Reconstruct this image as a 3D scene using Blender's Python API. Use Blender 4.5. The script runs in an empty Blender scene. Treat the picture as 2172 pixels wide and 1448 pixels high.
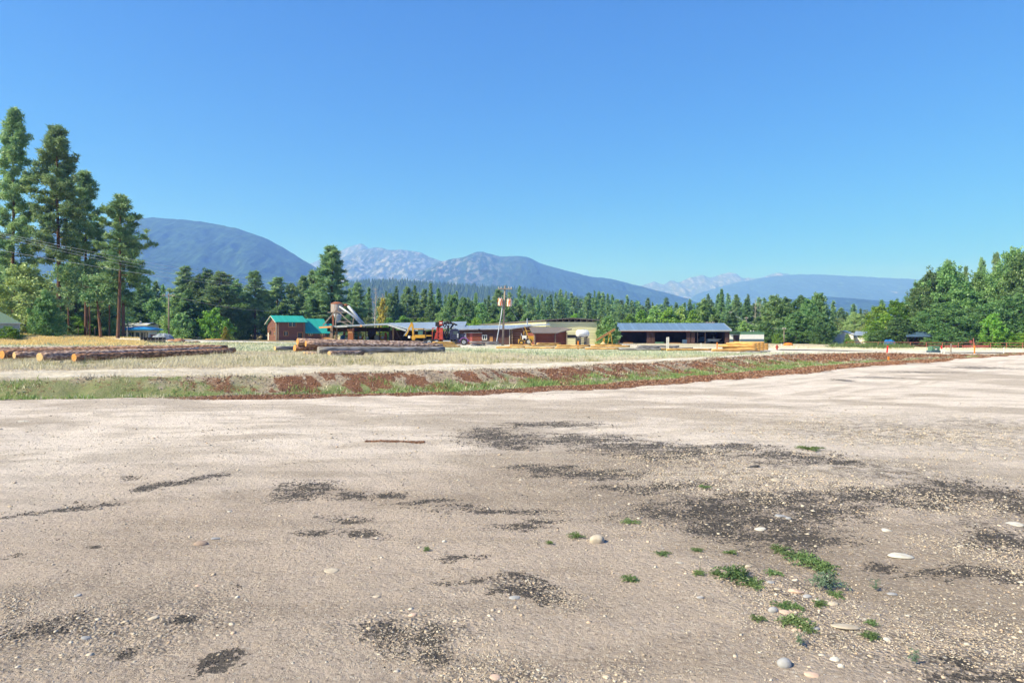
import bpy, math, random
import numpy as np
from mathutils import Vector, Matrix

random.seed(7)
rng = np.random.default_rng(7)
SC = bpy.context.scene
COL = SC.collection
R = math.radians

# ---------------------------------------------------------------- camera / light
F = 1448.0; CX = 1086.0; HZ = 708.0; CH = 1.8        # focal length in photo pixels, centre column, horizon row, eye height
cd = bpy.data.cameras.new("camera"); cam = bpy.data.objects.new("camera", cd); COL.objects.link(cam)
cd.sensor_width = 36; cd.lens = 24; cd.clip_start = 0.1; cd.clip_end = 60000
cd.shift_y = -16 / 2172
cam.location = (0, 0, CH); cam.rotation_euler = (R(90), 0, 0)
SC.camera = cam

SUN_EL, SUN_AZ = 40.0, -118.0            # azimuth: degrees clockwise from +Y (view direction)
w = bpy.data.worlds.new("World"); SC.world = w; w.use_nodes = True
nt = w.node_tree; nt.nodes.clear()
sky = nt.nodes.new("ShaderNodeTexSky"); sky.sky_type = 'NISHITA'; sky.sun_disc = False
sky.sun_elevation = R(SUN_EL); sky.sun_rotation = R(SUN_AZ)
sky.altitude = 0; sky.air_density = 1.0; sky.dust_density = 1.2; sky.ozone_density = 10
bg = nt.nodes.new("ShaderNodeBackground"); bg.inputs[1].default_value = 0.075
wo = nt.nodes.new("ShaderNodeOutputWorld")
hs = nt.nodes.new('ShaderNodeHueSaturation'); hs.inputs['Saturation'].default_value = 1.55; hs.inputs['Hue'].default_value = .507
nt.links.new(sky.outputs[0], hs.inputs['Color']); nt.links.new(hs.outputs[0], bg.inputs[0]); nt.links.new(bg.outputs[0], wo.inputs[0])

sd = bpy.data.lights.new("sun", 'SUN'); sd.energy = 4.6; sd.angle = R(0.5); sd.color = (1.0, 0.975, 0.95)
sun = bpy.data.objects.new("sun", sd); COL.objects.link(sun)
a = R(SUN_AZ); e = R(SUN_EL)
to_sun = Vector((math.sin(a) * math.cos(e), math.cos(a) * math.cos(e), math.sin(e)))
sun.rotation_euler = to_sun.to_track_quat('Z', 'Y').to_euler()

SC.view_settings.view_transform = 'Standard'; SC.view_settings.look = 'None'
SC.view_settings.exposure = 1.0; SC.view_settings.gamma = 1.0
SC.render.engine = 'CYCLES'
SC.cycles.max_bounces = 6; SC.cycles.diffuse_bounces = 3; SC.cycles.transparent_max_bounces = 4
SC.cycles.volume_bounces = 1

# ---------------------------------------------------------------- noise
def _h(ix, iy, s):
    n = (ix.astype(np.int64) * 374761393 + iy.astype(np.int64) * 668265263 + s * 1274126177) & 0x7fffffff
    n = ((n ^ (n >> 13)) * 1274126177) & 0x7fffffff
    return ((n ^ (n >> 16)) & 0xffff) / 65535.0
def vn(x, y, s=0):
    x = np.asarray(x, float); y = np.asarray(y, float)
    ix = np.floor(x); iy = np.floor(y); fx = x - ix; fy = y - iy
    fx = fx * fx * (3 - 2 * fx); fy = fy * fy * (3 - 2 * fy)
    return (_h(ix, iy, s) * (1 - fx) + _h(ix + 1, iy, s) * fx) * (1 - fy) + (_h(ix, iy + 1, s) * (1 - fx) + _h(ix + 1, iy + 1, s) * fx) * fy
def fbm(x, y, s=0, o=4):
    t = 0; a_ = 1; n = 0
    for k in range(o):
        t = t + a_ * vn(np.asarray(x) * 2 ** k, np.asarray(y) * 2 ** k, s + k * 17); n += a_; a_ *= .5
    return t / n
def ss(a_, b, x):
    t = np.clip((x - a_) / (b - a_), 0, 1); return t * t * (3 - 2 * t)

# ---------------------------------------------------------------- terrain
_E = [(-200, 8), (-40, 15), (-13.6, 18.1), (-11.5, 18.75), (-6.6, 19.7), (-2.6, 20.5), (.21, 21.7), (3.5, 23.7), (7.8, 27.4), (14, 33), (23.6, 42), (34, 51), (44, 59), (300, 300)]
_W = [(-200, 2), (-13, 2.2), (-10, 2.6), (-6.6, 4.0), (0, 5.6), (8, 7.6), (20, 9), (28, 7), (35, 3), (44, 2), (300, 2)]
_Hb = [(-200, .4), (0, .42), (14, .38), (27, .33), (33, .2), (41, 0.0), (300, 0)]
ip = lambda T, x: np.interp(x, [p[0] for p in T], [p[1] for p in T])
def edge_y(x): return ip(_E, x) + (fbm(np.asarray(x) * .35, 0, 5) - .5) * 1.1
_CP = [(30, 768, 33), (150, 768, 33), (490, 750, 42), (300, 760, 37), (600, 752, 42), (800, 751, 44), (940, 748, 48), (1100, 742, 80), (1300, 744, 80), (1600, 746, 80),
       (960, 731, 110), (1068, 732, 100), (1050, 731, 115), (1400, 728, 140), (590, 723, 165), (1210, 731, 122), (1648, 741, 95), (1980, 746, 95), (1880, 747, 80), (2100, 746, 95),
       (1850, 737, 140), (2000, 738, 140), (2172, 740, 135), (1800, 730, 185), (60, 716, 95), (120, 714, 105), (240, 717, 97), (20, 735, 60), (200, 735, 62), (280, 718, 150), (358, 717, 140), (325, 729, 90),
       (450, 724, 150), (700, 722, 200), (1000, 722, 220), (1500, 724, 200), (1750, 728, 175), (2100, 736, 175), (300, 714, 400), (1086, 713, 400), (1900, 717, 400), (0, 713, 300),
       (1500, 756, 55), (1800, 752, 62), (1300, 758, 50), (100, 712, 1500), (1086, 711, 1500), (2000, 712, 1500), (10, 709, 84), (110, 713, 90), (-200, 712, 90)]
_cpx = np.array([(c[0] - CX) / F for c in _CP]); _cpd = np.log(np.array([c[2] for c in _CP]))
_cpz = np.array([CH - (c[1] - HZ) * c[2] / F for c in _CP]); _cpz = np.where(np.array([c[2] for c in _CP]) > 1000, 0.0, _cpz)
def upper(x, y):
    yy = np.maximum(y, 5.0); u = np.clip(x / yy, -1.4, 1.4); v = np.log(yy)
    num = 0; den = 0
    for a_, b, c in zip(_cpx, _cpd, _cpz):
        q = 1.0 / (((u - a_) * 2.2) ** 2 + (v - b) ** 2 * 3 + .004) ** 1.6
        num = num + q * c; den = den + q
    return num / den
def tz(x, y, small=True):
    x = np.asarray(x, float); y = np.asarray(y, float)
    t = y - edge_y(x); W_ = ip(_W, x); Hb = ip(_Hb, x)
    u = t / W_
    prof = np.interp(u, [.0, .2, .4, .55, .92, 1.15], [0, -.05, -.12, 0.02, .95, 1.0])
    bank = np.where(u < .6, prof * .45 * np.minimum(1, Hb / .2 + .1), prof * Hb)
    k = ss(1.0, 2.6, u)
    z = bank * (1 - k) + upper(x, y) * k
    if small:
        lot = 1 - ss(-.05, .1, u)
        near = np.exp(-np.hypot(x, y) / 60)
        z = z + lot * ((fbm(x * .25, y * .25, 3, 3) - .5) * .15 * ss(4, 12, np.hypot(x, y)) + (fbm(x * 1.4, y * 1.4, 9, 3) - .5) * .055 + (fbm(x * 7, y * 7, 12, 2) - .5) * .012)
        z = z + (1 - lot) * near * (fbm(x * .9, y * .9, 21, 4) - .5) * .34 * ss(.1, .5, u)
    return z
def gz(x, y): return float(tz(np.array([x]), np.array([y]))[0])
def gx(px, d): return (px - CX) / F * d
def gp(px, d): x = gx(px, d); return Vector((x, d, gz(x, d)))
def W(px, row, d): return Vector(((px - CX) / F * d, d, CH - (row - HZ) * d / F))

# blobs: stains and stone patches, given by photo pixel on the flat lot -> world ellipses
def lotblob(px, row, rx, ry, ang=0):
    d = CH * F / (row - HZ)
    return ((px - CX) / F * d, d, rx * d / F, max(ry * d * d / (F * CH), .02), ang)
BLACK = [lotblob(*b) for b in [(1170, 900, 95, 7), (1040, 925, 55, 18), (1090, 940, 60, 10), (1230, 932, 110, 12), (1330, 948, 110, 16), (1450, 962, 110, 16), (1240, 1000, 110, 10), (1150, 990, 70, 7), (1580, 955, 70, 10), (1680, 973, 100, 13),
    (1790, 988, 60, 8), (1380, 1030, 110, 9), (1500, 1080, 130, 25), (1640, 1060, 140, 22), (1720, 1080, 110, 22), (1600, 1110, 150, 25), (1650, 1145, 130, 20), (1530, 1130, 90, 14), (1860, 1060, 130, 18), (2060, 1045, 110, 22), (2150, 1065, 70, 25), (1960, 1060, 80, 20),
    (2100, 1215, 90, 16), (1990, 1222, 90, 12), (1870, 1210, 40, 10), (2150, 1240, 60, 12), (2090, 1140, 60, 20), (650, 1035, 55, 20), (760, 1052, 65, 7), (850, 1048, 35, 8), (900, 1067, 60, 4), (1080, 1077, 120, 5), (980, 1185, 38, 11), (1035, 1190, 16, 9),
    (1000, 1243, 75, 9), (1110, 1250, 90, 12), (1100, 1285, 80, 18), (770, 1132, 65, 10), (650, 1135, 34, 6), (740, 1100, 50, 7), (90, 1320, 62, 28), (200, 1392, 30, 12), (360, 1335, 34, 15), (820, 1382, 70, 26), (915, 1378, 45, 30), (470, 1432, 60, 13), (2070, 1432, 90, 18), (2025, 1395, 25, 10),
    (1090, 1108, 60, 9), (1140, 1104, 40, 8), (20, 1182, 24, 4), (290, 1010, 22, 4), (1960, 790, 80, 2), (1850, 800, 60, 2), (1700, 788, 60, 2), (1790, 806, 20, 2), (2080, 780, 60, 3), (180, 1165, 12, 3)]]
for (p, q, n) in [((310, 1033), (470, 1003), 7), ((0, 1102), (240, 1060), 9)]:
    for i in range(n):
        f = i / (n - 1); BLACK.append(lotblob(p[0] + (q[0] - p[0]) * f, p[1] + (q[1] - p[1]) * f, 22, 4.2))
PEB = [lotblob(*b) for b in [(1600, 1020, 220, 55), (1640, 1070, 150, 35), (1450, 985, 160, 25), (2090, 1160, 110, 60), (2050, 1090, 150, 30), (1650, 1270, 120, 60), (1740, 1350, 140, 60), (130, 1340, 190, 70), (380, 1340, 110, 60), (70, 1270, 80, 20), (850, 1385, 150, 50),
    (1980, 1370, 180, 70), (1900, 915, 260, 30), (1100, 1280, 100, 22), (1500, 1090, 200, 40), (2120, 900, 120, 20), (1100, 1420, 200, 30), (1880, 1000, 160, 25)]]
def blobs(L, x, y, p=1.0):
    m = np.zeros_like(x)
    for (bx, by, rx, ry, an) in L:
        q = ((x - bx) / rx) ** 2 + ((y - by) / ry) ** 2
        sel = q < 9
        m[sel] = np.maximum(m[sel], np.exp(-q[sel] * p * .75))
    return m
def masks(x, y):
    wx = x + (fbm(x * 1.3, y * 1.3, 31) - .5) * .8; wy = y + (fbm(x * 1.3, y * 1.3, 41) - .5) * 1.2
    t = y - edge_y(x); W_ = ip(_W, x); u = t / W_; b = t - W_
    lot = 1 - ss(-.04, .04, u)
    n1 = fbm(x * .6, y * .6, 51); n2 = fbm(x * 2.2, y * 2.2, 52); n3 = fbm((x + y * .6) * 1.3, y * .5, 53, 3) * .45 + fbm(x * 3.4 + y * 1.8, y * 1.6, 54, 4) * .55
    black = blobs(BLACK, wx * .6 + x * .4, wy * .6 + y * .4) * lot
    peb = blobs(PEB, wx, wy, .8) * lot
    on_bank = ss(-.06, .0, u) * (1 - ss(.95, 1.12, u + (n1 - .5) * .35))
    right = ss(17, 24, x)
    left = 1 - ss(-11, -7, x)
    strip = ss(-.20 , -.06, u + (n2 - .5) * .16) * (1 - ss(.2, .36, u + (n1 - .5) * .3))
    strip *= (1 - .7 * left)
    up = ss(.40, .6, u + (n1 - .5) * .6) * (1 - ss(.9, 1.02, u + (n2 - .5) * .3)) * np.clip(ss(.36, .56, n3) * .9 + right * 1.0, 0, 1)
    mulch = np.clip(np.maximum(strip, up * (1 - .55 * left)), 0, 1)
    green = ss(.2, .32, u + (n1 - .5) * .3) * (1 - ss(.62 - .35 * right, .82 - .3 * right, u + (n1 - .5) * .5)) * ss(.34, .5, n2 + .1)
    green = np.maximum(green, left * on_bank * ss(.35, .5, n1) * .9)
    bankbare = on_bank * (1 - np.maximum(mulch, green))
    # upper ground
    far = ss(1.0, 1.15, u)
    pathm = far * ss(.3, .9, b + (n1 - .5) * 1.2) * (1 - ss(4.6, 6.4, b + (n1 - .5) * 2.4))
    rut = np.abs(np.abs(b - 3.0) - 1.3)
    pathm = pathm * (.55 + .45 * (1 - ss(.35, .8, rut))) * ss(.18, .4, n2 + .14) * (1 - .45 * (1 - ss(-9, 0, x)) * ss(.35, .6, n1))
    d = np.hypot(x, y)
    # gravel lane across the yard, gravel on the right, asphalt lane
    lane = ss(88, 92, y) * (1 - ss(104, 110, y)) * ss(-68, -55, x) * (1 - ss(-12, 0, x))
    rg = ss(20, 26, x + (n1 - .5) * 6) * ss(66, 70, y + (x - 30) * .1) * (1 - ss(103, 108, y)) * far
    rg = np.maximum(rg, far * ss(22, 30, x) * (1 - ss(70, 76, y)) * .8)
    lane2 = ss(56, 58, y) * (1 - ss(61, 64, y)) * (1 - ss(-30, -22, x)) * far
    pale = np.clip(pathm + lane + rg + lane2 * .8, 0, 1)
    yard = far * ss(82, 96, y + (n1 - .5) * 16) * (1 - ss(150, 190, y)) * ss(-18, -8, x) * (1 - ss(20, 24, x))
    pale = np.clip(pale + yard * .55, 0, 1)
    dry = far * (1 - pale)
    sage = dry * ss(44, 56, y + (n1 - .5) * 14) * (1 - ss(100, 120, y)) * ss(-60, -40, x + y * .3)
    gold = dry * (1 - ss(-34, -24, x)) * ss(60, 70, y)
    wear = lot * ss(.5, .68, fbm(x * .33 + 3, y * .5 + x * .08, 61))
    wear = np.maximum(wear, lot * ss(.50, .60, fbm(x * .10, t * 1.5, 63)) * ss(-13, -9, t) * (1 - ss(-1.5, -.5, t)) * .75 * ss(.3, .6, fbm(x * .9, y * 1.4, 64)))
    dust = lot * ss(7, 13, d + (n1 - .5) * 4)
    return dict(black=black, peb=peb, mulch=mulch, green=green, bare=bankbare, pale=pale, dry=dry, sage=sage, gold=gold, wear=wear, dust=dust, lot=lot, u=u, b=b, n1=n1, n2=n2)

# ---------------------------------------------------------------- node helpers
class NT:
    def __init__(s, name):
        s.m = bpy.data.materials.new(name); s.m.use_nodes = True; s.t = s.m.node_tree; s.t.nodes.clear()
        s.out = s.t.nodes.new("ShaderNodeOutputMaterial")
    def n(s, typ, **kw):
        nd = s.t.nodes.new(typ)
        for k, v in kw.items(): setattr(nd, k, v)
        return nd
    def l(s, a_, b): s.t.links.new(a_, b)
    def noise(s, vec, scale, detail=4, rough=.6):
        q = s.n("ShaderNodeTexNoise"); q.inputs['Scale'].default_value = scale; q.inputs['Detail'].default_value = detail; q.inputs['Roughness'].default_value = rough
        if vec is not None: s.l(vec, q.inputs['Vector'])
        return q.outputs['Fac']
    def ramp(s, f, a_, b):
        q = s.n("ShaderNodeMapRange"); q.inputs['From Min'].default_value = a_; q.inputs['From Max'].default_value = b; q.clamp = True
        s.l(f, q.inputs['Value']); return q.outputs['Result']
    def mix(s, f, c1, c2, mode='MIX'):
        q = s.n("ShaderNodeMix"); q.data_type = 'RGBA'; q.blend_type = mode
        if isinstance(f, (int, float)): q.inputs[0].default_value = f
        else: s.l(f, q.inputs[0])
        for i, c in ((6, c1), (7, c2)):
            if isinstance(c, (tuple, list)): q.inputs[i].default_value = (*c[:3], 1)
            else: s.l(c, q.inputs[i])
        return q.outputs[2]
    def math(s, op, a_, b=None):
        q = s.n("ShaderNodeMath", operation=op)
        for i, c in ((0, a_), (1, b)):
            if c is None: continue
            if isinstance(c, (int, float)): q.inputs[i].default_value = c
            else: s.l(c, q.inputs[i])
        return q.outputs[0]
    def coord(s, kind='Object', scale=(1, 1, 1)):
        tc = s.n("ShaderNodeTexCoord"); mp = s.n("ShaderNodeMapping"); mp.inputs['Scale'].default_value = scale
        s.l(tc.outputs[kind], mp.inputs['Vector']); return mp.outputs[0]
    def bump(s, h, st, dist=.02):
        q = s.n("ShaderNodeBump"); q.inputs['Strength'].default_value = st; q.inputs['Distance'].default_value = dist
        s.l(h, q.inputs['Height']); return q.outputs[0]
    def bsdf(s, col, rough=.8, metal=0, normal=None, spec=.3):
        q = s.n("ShaderNodeBsdfPrincipled")
        if isinstance(col, (tuple, list)): q.inputs['Base Color'].default_value = (*col[:3], 1)
        else: s.l(col, q.inputs['Base Color'])
        if isinstance(rough, (int, float)): q.inputs['Roughness'].default_value = rough
        else: s.l(rough, q.inputs['Roughness'])
        q.inputs['Metallic'].default_value = metal; q.inputs['Specular IOR Level'].default_value = spec
        if normal is not None: s.l(normal, q.inputs['Normal'])
        s.l(q.outputs[0], s.out.inputs['Surface']); return q

def mat(name, c1, c2=None, scale=3, rough=.7, metal=0, bump=.3, stretch=(1, 1, 1), spec=.3, bd=.02):
    c2 = c2 or tuple(v * .7 for v in c1)
    s = NT(name); v = s.coord('Object', stretch)
    n1 = s.noise(v, scale, 5); n2 = s.noise(v, scale * 6, 3)
    c = s.mix(s.ramp(n1, .35, .68), c1, c2); c = s.mix(s.ramp(n2, .3, .7), c, s.mix(.25, c, (0, 0, 0)))
    s.bsdf(c, rough, metal, s.bump(n2, bump, bd) if bump else None, spec)
    return s.m
def stripes(name, c1, line, axis='Z', freq=3.3, width=.14, rough=.8, metal=0, c2=None, bump=.5):
    """horizontal courses (axis Z) or standing ribs (axis X)"""
    s = NT(name); v = s.coord('Object')
    sep = s.n("ShaderNodeSeparateXYZ"); s.l(v, sep.inputs[0])
    z = s.math('MULTIPLY', sep.outputs[axis], freq)
    fr = s.math('FRACT', z)
    edge = s.math('ABSOLUTE', s.math('SUBTRACT', fr, .5))
    m = s.ramp(edge, .5 - width, .5)
    n1 = s.noise(v, 1.2, 5)
    fl = s.n("ShaderNodeMath", operation='FLOOR'); s.l(z, fl.inputs[0])
    wn = s.n("ShaderNodeTexWhiteNoise", noise_dimensions='1D'); s.l(fl.outputs[0], wn.inputs['W'])
    base = s.mix(s.ramp(n1, .35, .7), c1, c2 or tuple(q * .72 for q in c1))
    base = s.mix(s.math('MULTIPLY', wn.outputs['Value'], .35), base, tuple(q * .55 for q in c1))
    c = s.mix(m, base, line)
    s.bsdf(c, rough, metal, s.bump(s.math('SUBTRACT', 1.0, m), bump, .03))
    return s.m

# ---------------------------------------------------------------- mesh helpers
def link(name, me, parent=None, loc=None):
    o = bpy.data.objects.new(name, me); COL.objects.link(o)
    if loc is not None: o.location = loc
    if parent is not None: o.parent = parent
    return o
def np_mesh(name, V, Fc, mats, fattr=None, smooth=False):
    """V (n,3), Fc (m,k) all faces with k corners"""
    me = bpy.data.meshes.new(name); V = np.asarray(V, np.float32); Fc = np.asarray(Fc, np.int32)
    me.vertices.add(len(V)); me.vertices.foreach_set('co', V.ravel())
    m, k = Fc.shape
    me.loops.add(m * k); me.loops.foreach_set('vertex_index', Fc.ravel())
    me.polygons.add(m); me.polygons.foreach_set('loop_start', np.arange(0, m * k, k, dtype=np.int32)); me.polygons.foreach_set('loop_total', np.full(m, k, np.int32))
    if smooth: me.polygons.foreach_set('use_smooth', np.ones(m, bool))
    for nm, arr in (fattr or {}).items():
        at = me.attributes.new(nm, 'FLOAT', 'FACE'); at.data.foreach_set('value', np.asarray(arr, np.float32))
    me.update(calc_edges=True)
    for q in (mats if isinstance(mats, list) else [mats]): me.materials.append(q)
    return me
def tag(o, label=None, cat=None, group=None, kind=None):
    if label: o['label'] = label
    if cat: o['category'] = cat
    if group: o['group'] = group
    if kind: o['kind'] = kind
    return o
def thing(name, label, cat, loc=(0, 0, 0), rz=0, group=None):
    o = link(name, None, loc=loc); o.rotation_euler = (0, 0, rz); o.empty_display_size = .3
    return tag(o, label, cat, group)

class MB:
    def __init__(s): s.v = []; s.f = []
    def add(s, V, Fs):
        n = len(s.v); s.v += [tuple(p) for p in V]; s.f += [tuple(i + n for i in q) for q in Fs]; return s
    def box(s, x0, x1, y0, y1, z0, z1):
        V = [(x0, y0, z0), (x1, y0, z0), (x1, y1, z0), (x0, y1, z0), (x0, y0, z1), (x1, y0, z1), (x1, y1, z1), (x0, y1, z1)]
        return s.add(V, [(0, 3, 2, 1), (4, 5, 6, 7), (0, 1, 5, 4), (1, 2, 6, 5), (2, 3, 7, 6), (3, 0, 4, 7)])
    def beam(s, p, q, wd, ht=None):
        p = Vector(p); q = Vector(q); d = (q - p); ht = ht or wd
        up = Vector((0, 0, 1)) if abs(d.normalized().z) < .95 else Vector((0, 1, 0))
        r = d.cross(up).normalized() * wd / 2; u = r.cross(d).normalized() * ht / 2
        V = [p - r - u, p + r - u, p + r + u, p - r + u, q - r - u, q + r - u, q + r + u, q - r + u]
        return s.add(V, [(0, 3, 2, 1), (4, 5, 6, 7), (0, 1, 5, 4), (1, 2, 6, 5), (2, 3, 7, 6), (3, 0, 4, 7)])
    def tube(s, pts, rad, n=10, caps=True):
        pts = [Vector(p) for p in pts]
        if isinstance(rad, (int, float)): rad = [rad] * len(pts)
        base = len(s.v); ref = None
        for i, p in enumerate(pts):
            d = (pts[min(i + 1, len(pts) - 1)] - pts[max(i - 1, 0)]).normalized()
            if ref is None: ref = Vector((0, 0, 1)) if abs(d.z) < .9 else Vector((1, 0, 0))
            r = d.cross(ref).normalized(); u = r.cross(d).normalized(); ref = u
            for k in range(n):
                a_ = 2 * math.pi * k / n
                s.v.append(tuple(p + (r * math.cos(a_) + u * math.sin(a_)) * rad[i]))
        for i in range(len(pts) - 1):
            for k in range(n):
                a_ = base + i * n + k; b = base + i * n + (k + 1) % n
                s.f.append((a_, b, b + n, a_ + n))
        if caps:
            s.f.append(tuple(base + k for k in range(n))[::-1]); s.f.append(tuple(base + (len(pts) - 1) * n + k for k in range(n)))
        return s
    def prism(s, poly, axis, a0, a1):
        """poly: 2D points; axis 'x': (y,z) extruded in x; 'y': (x,z) extruded in y; 'z': (x,y) in z"""
        n = len(poly); mk = {'x': lambda p, t: (t, p[0], p[1]), 'y': lambda p, t: (p[0], t, p[1]), 'z': lambda p, t: (p[0], p[1], t)}[axis]
        V = [mk(p, a0) for p in poly] + [mk(p, a1) for p in poly]
        return s.add(V, [tuple(range(n))[::-1], tuple(range(n, 2 * n))] + [(i, (i + 1) % n, (i + 1) % n + n, i + n) for i in range(n)])
    def slab(s, P, th):
        """4 points of top surface, thickness downward"""
        P = [Vector(p) for p in P]; D = Vector((0, 0, -th)); n = len(P)
        V = P + [p + D for p in P]
        return s.add(V, [tuple(range(n)), tuple(range(n, 2 * n))[::-1]] + [(i, i + n, (i + 1) % n + n, (i + 1) % n) for i in range(n)])
    def build(s, name, m, parent=None, smooth=False, loc=None):
        me = bpy.data.meshes.new(name); me.from_pydata(s.v, [], s.f); me.update()
        bm_fix(me)
        if smooth: me.polygons.foreach_set('use_smooth', np.ones(len(me.polygons), bool))
        me.materials.append(m)
        return link(name, me, parent, loc)
def bm_fix(me):
    import bmesh
    b = bmesh.new(); b.from_mesh(me); bmesh.ops.recalc_face_normals(b, faces=b.faces); b.to_mesh(me); b.free()
def ellipsoid(c, r, n=10, m=7):
    V = []; Fs = []
    for j in range(m + 1):
        th = math.pi * j / m
        for i in range(n):
            ph = 2 * math.pi * i / n
            V.append((c[0] + r[0] * math.sin(th) * math.cos(ph), c[1] + r[1] * math.sin(th) * math.sin(ph), c[2] + r[2] * math.cos(th)))
    for j in range(m):
        for i in range(n): Fs.append((j * n + i, j * n + (i + 1) % n, (j + 1) * n + (i + 1) % n, (j + 1) * n + i))
    return V, Fs

# ---------------------------------------------------------------- materials
def ground_mat():
    s = NT("ground_mat"); v = s.coord('Object')
    def attr(nm):
        q = s.n("ShaderNodeAttribute"); q.attribute_name = nm; sp = s.n("ShaderNodeSeparateColor"); s.l(q.outputs['Color'], sp.inputs[0])
        return sp.outputs[0], sp.outputs[1], sp.outputs[2], q.outputs['Alpha']
    black, peb, mulch, green = attr('mask_a'); pale, dry, sage, gold = attr('mask_b'); wear, dust, bare, lot = attr('mask_c')
    nf = s.noise(v, 28, 6, .75); nm_ = s.noise(v, 6, 5, .65); nl = s.noise(v, .55, 4); nn = s.noise(v, 90, 3, .7)
    vs = s.coord('Object', (.35, 1.6, 1)); ns = s.noise(vs, 1.3, 6, .65)
    # dirt lot
    c = s.mix(s.ramp(nl, .35, .65), (.555, .455, .378), (.475, .385, .315))
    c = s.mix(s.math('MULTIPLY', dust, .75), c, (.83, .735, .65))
    c = s.mix(s.math('MULTIPLY', wear, .55), c, (.27, .215, .16))
    c = s.mix(s.math('MULTIPLY', s.ramp(ns, .48, .66), .45), c, (.27, .215, .165))
    c = s.mix(s.math('MULTIPLY', s.ramp(nf, .5, .7), .5), c, (.20, .155, .13))
    c = s.mix(s.math('MULTIPLY', s.ramp(nf, .5, .32), .5), c, (.66, .58, .51))
    vo = s.n("ShaderNodeTexVoronoi"); vo.inputs['Scale'].default_value = 26; s.l(v, vo.inputs['Vector'])
    vsp = s.n("ShaderNodeSeparateColor"); s.l(vo.outputs['Color'], vsp.inputs[0])
    fleck = s.math('MULTIPLY', s.math('GREATER_THAN', vsp.outputs[0], .86), s.ramp(vo.outputs['Distance'], .32, .22))
    c = s.mix(s.math('MULTIPLY', fleck, .7), c, (.66, .60, .52))
    fd = s.math('MULTIPLY', s.math('LESS_THAN', vsp.outputs[0], .10), s.ramp(vo.outputs['Distance'], .34, .24))
    c = s.mix(s.math('MULTIPLY', fd, .6), c, (.14, .12, .11))
    vp = s.n("ShaderNodeTexVoronoi"); vp.inputs['Scale'].default_value = 34; s.l(v, vp.inputs['Vector'])
    vps = s.n("ShaderNodeSeparateColor"); s.l(vp.outputs['Color'], vps.inputs[0])
    pc = s.mix(vps.outputs[0], (.30, .25, .21), (.66, .58, .48)); pc = s.mix(s.ramp(vp.outputs['Distance'], .3, .6), pc, (.16, .13, .11))
    c = s.mix(s.math('MULTIPLY', peb, s.ramp(nm_, .42, .6)), c, pc)
    nst = s.noise(s.coord('Object', (.8, 1.2, 1)), 3.0, 6, .72); nff = s.noise(v, 55, 4, .75)
    cov = s.math('ADD', black, s.math('MULTIPLY', s.math('SUBTRACT', nst, .5), 3.8))
    cov = s.math('ADD', cov, s.math('MULTIPLY', s.math('SUBTRACT', nff, .5), 1.2))
    cov = s.math('MULTIPLY', s.math('MULTIPLY', s.ramp(cov, .28, .95), .90), s.ramp(black, .03, .3))
    vg = s.n("ShaderNodeTexVoronoi"); vg.inputs['Scale'].default_value = 40; s.l(v, vg.inputs['Vector']); vgs = s.n("ShaderNodeSeparateColor"); s.l(vg.outputs['Color'], vgs.inputs[0])
    bk = s.math('LESS_THAN', vgs.outputs[1], cov)
    c = s.mix(s.math('MULTIPLY', s.ramp(s.math('ADD', black, s.math('MULTIPLY', s.math('SUBTRACT', nst, .5), 1.5)), .2, .9), .22), c, (.22, .18, .15))
    c = s.mix(s.math('MULTIPLY', bk, .82), c, (.06, .057, .057))
    # upper ground
    soil = s.mix(s.ramp(nm_, .35, .65), (.44, .36, .27), (.25, .195, .145))
    soil = s.mix(s.math('MULTIPLY', s.ramp(nf, .5, .7), .5), soil, (.16, .13, .1))
    c = s.mix(bare, c, soil)
    dcol = s.mix(s.ramp(nm_, .3, .7), (.62, .54, .39), (.42, .39, .24)); dcol = s.mix(s.ramp(nl, .45, .6), dcol, (.44, .38, .29))
    dcol = s.mix(s.math('MULTIPLY', s.ramp(nf, .5, .7), .6), dcol, (.19, .17, .09))
    c = s.mix(dry, c, dcol)
    c = s.mix(s.math('MULTIPLY', sage, .85), c, s.mix(s.ramp(nm_, .35, .65), (.47, .50, .33), (.66, .62, .44)))
    c = s.mix(s.math('MULTIPLY', gold, .8), c, s.mix(s.ramp(nm_, .35, .65), (.55, .42, .19), (.38, .30, .12)))
    pl = s.mix(s.ramp(nm_, .4, .65), (.76, .70, .59), (.52, .46, .38)); pl = s.mix(s.math('MULTIPLY', s.ramp(nf, .5, .7), .4), pl, (.25, .22, .18))
    c = s.mix(pale, c, pl)
    gr = s.mix(s.ramp(nm_, .35, .65), (.10, .17, .035), (.20, .22, .08)); gr = s.mix(s.math('MULTIPLY', s.ramp(nf, .5, .68), .7), gr, (.05, .07, .02))
    c = s.mix(s.math('MULTIPLY', green, .85), c, gr)
    ml = s.mix(s.ramp(nf, .4, .66), (.22, .11, .07), (.11, .06, .04)); ml = s.mix(s.math('MULTIPLY', s.ramp(nn, .6, .72), .6), ml, (.42, .25, .16))
    mk = s.ramp(s.math('ADD', mulch, s.math('ADD', s.math('MULTIPLY', s.math('SUBTRACT', nf, .5), 1.3), s.math('MULTIPLY', s.math('SUBTRACT', nm_, .5), 1.2))), .38, .62)
    c = s.mix(mk, c, ml)
    h = s.math('ADD', nf, s.math('MULTIPLY', nm_, 1.2))
    h = s.math('ADD', h, s.math('MULTIPLY', s.math('MULTIPLY', s.ramp(vp.outputs['Distance'], .6, .1), peb), .6))
    s.bsdf(c, .95, 0, s.bump(h, 1.0, .05), .12)
    return s.m
GROUND = ground_mat()

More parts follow.
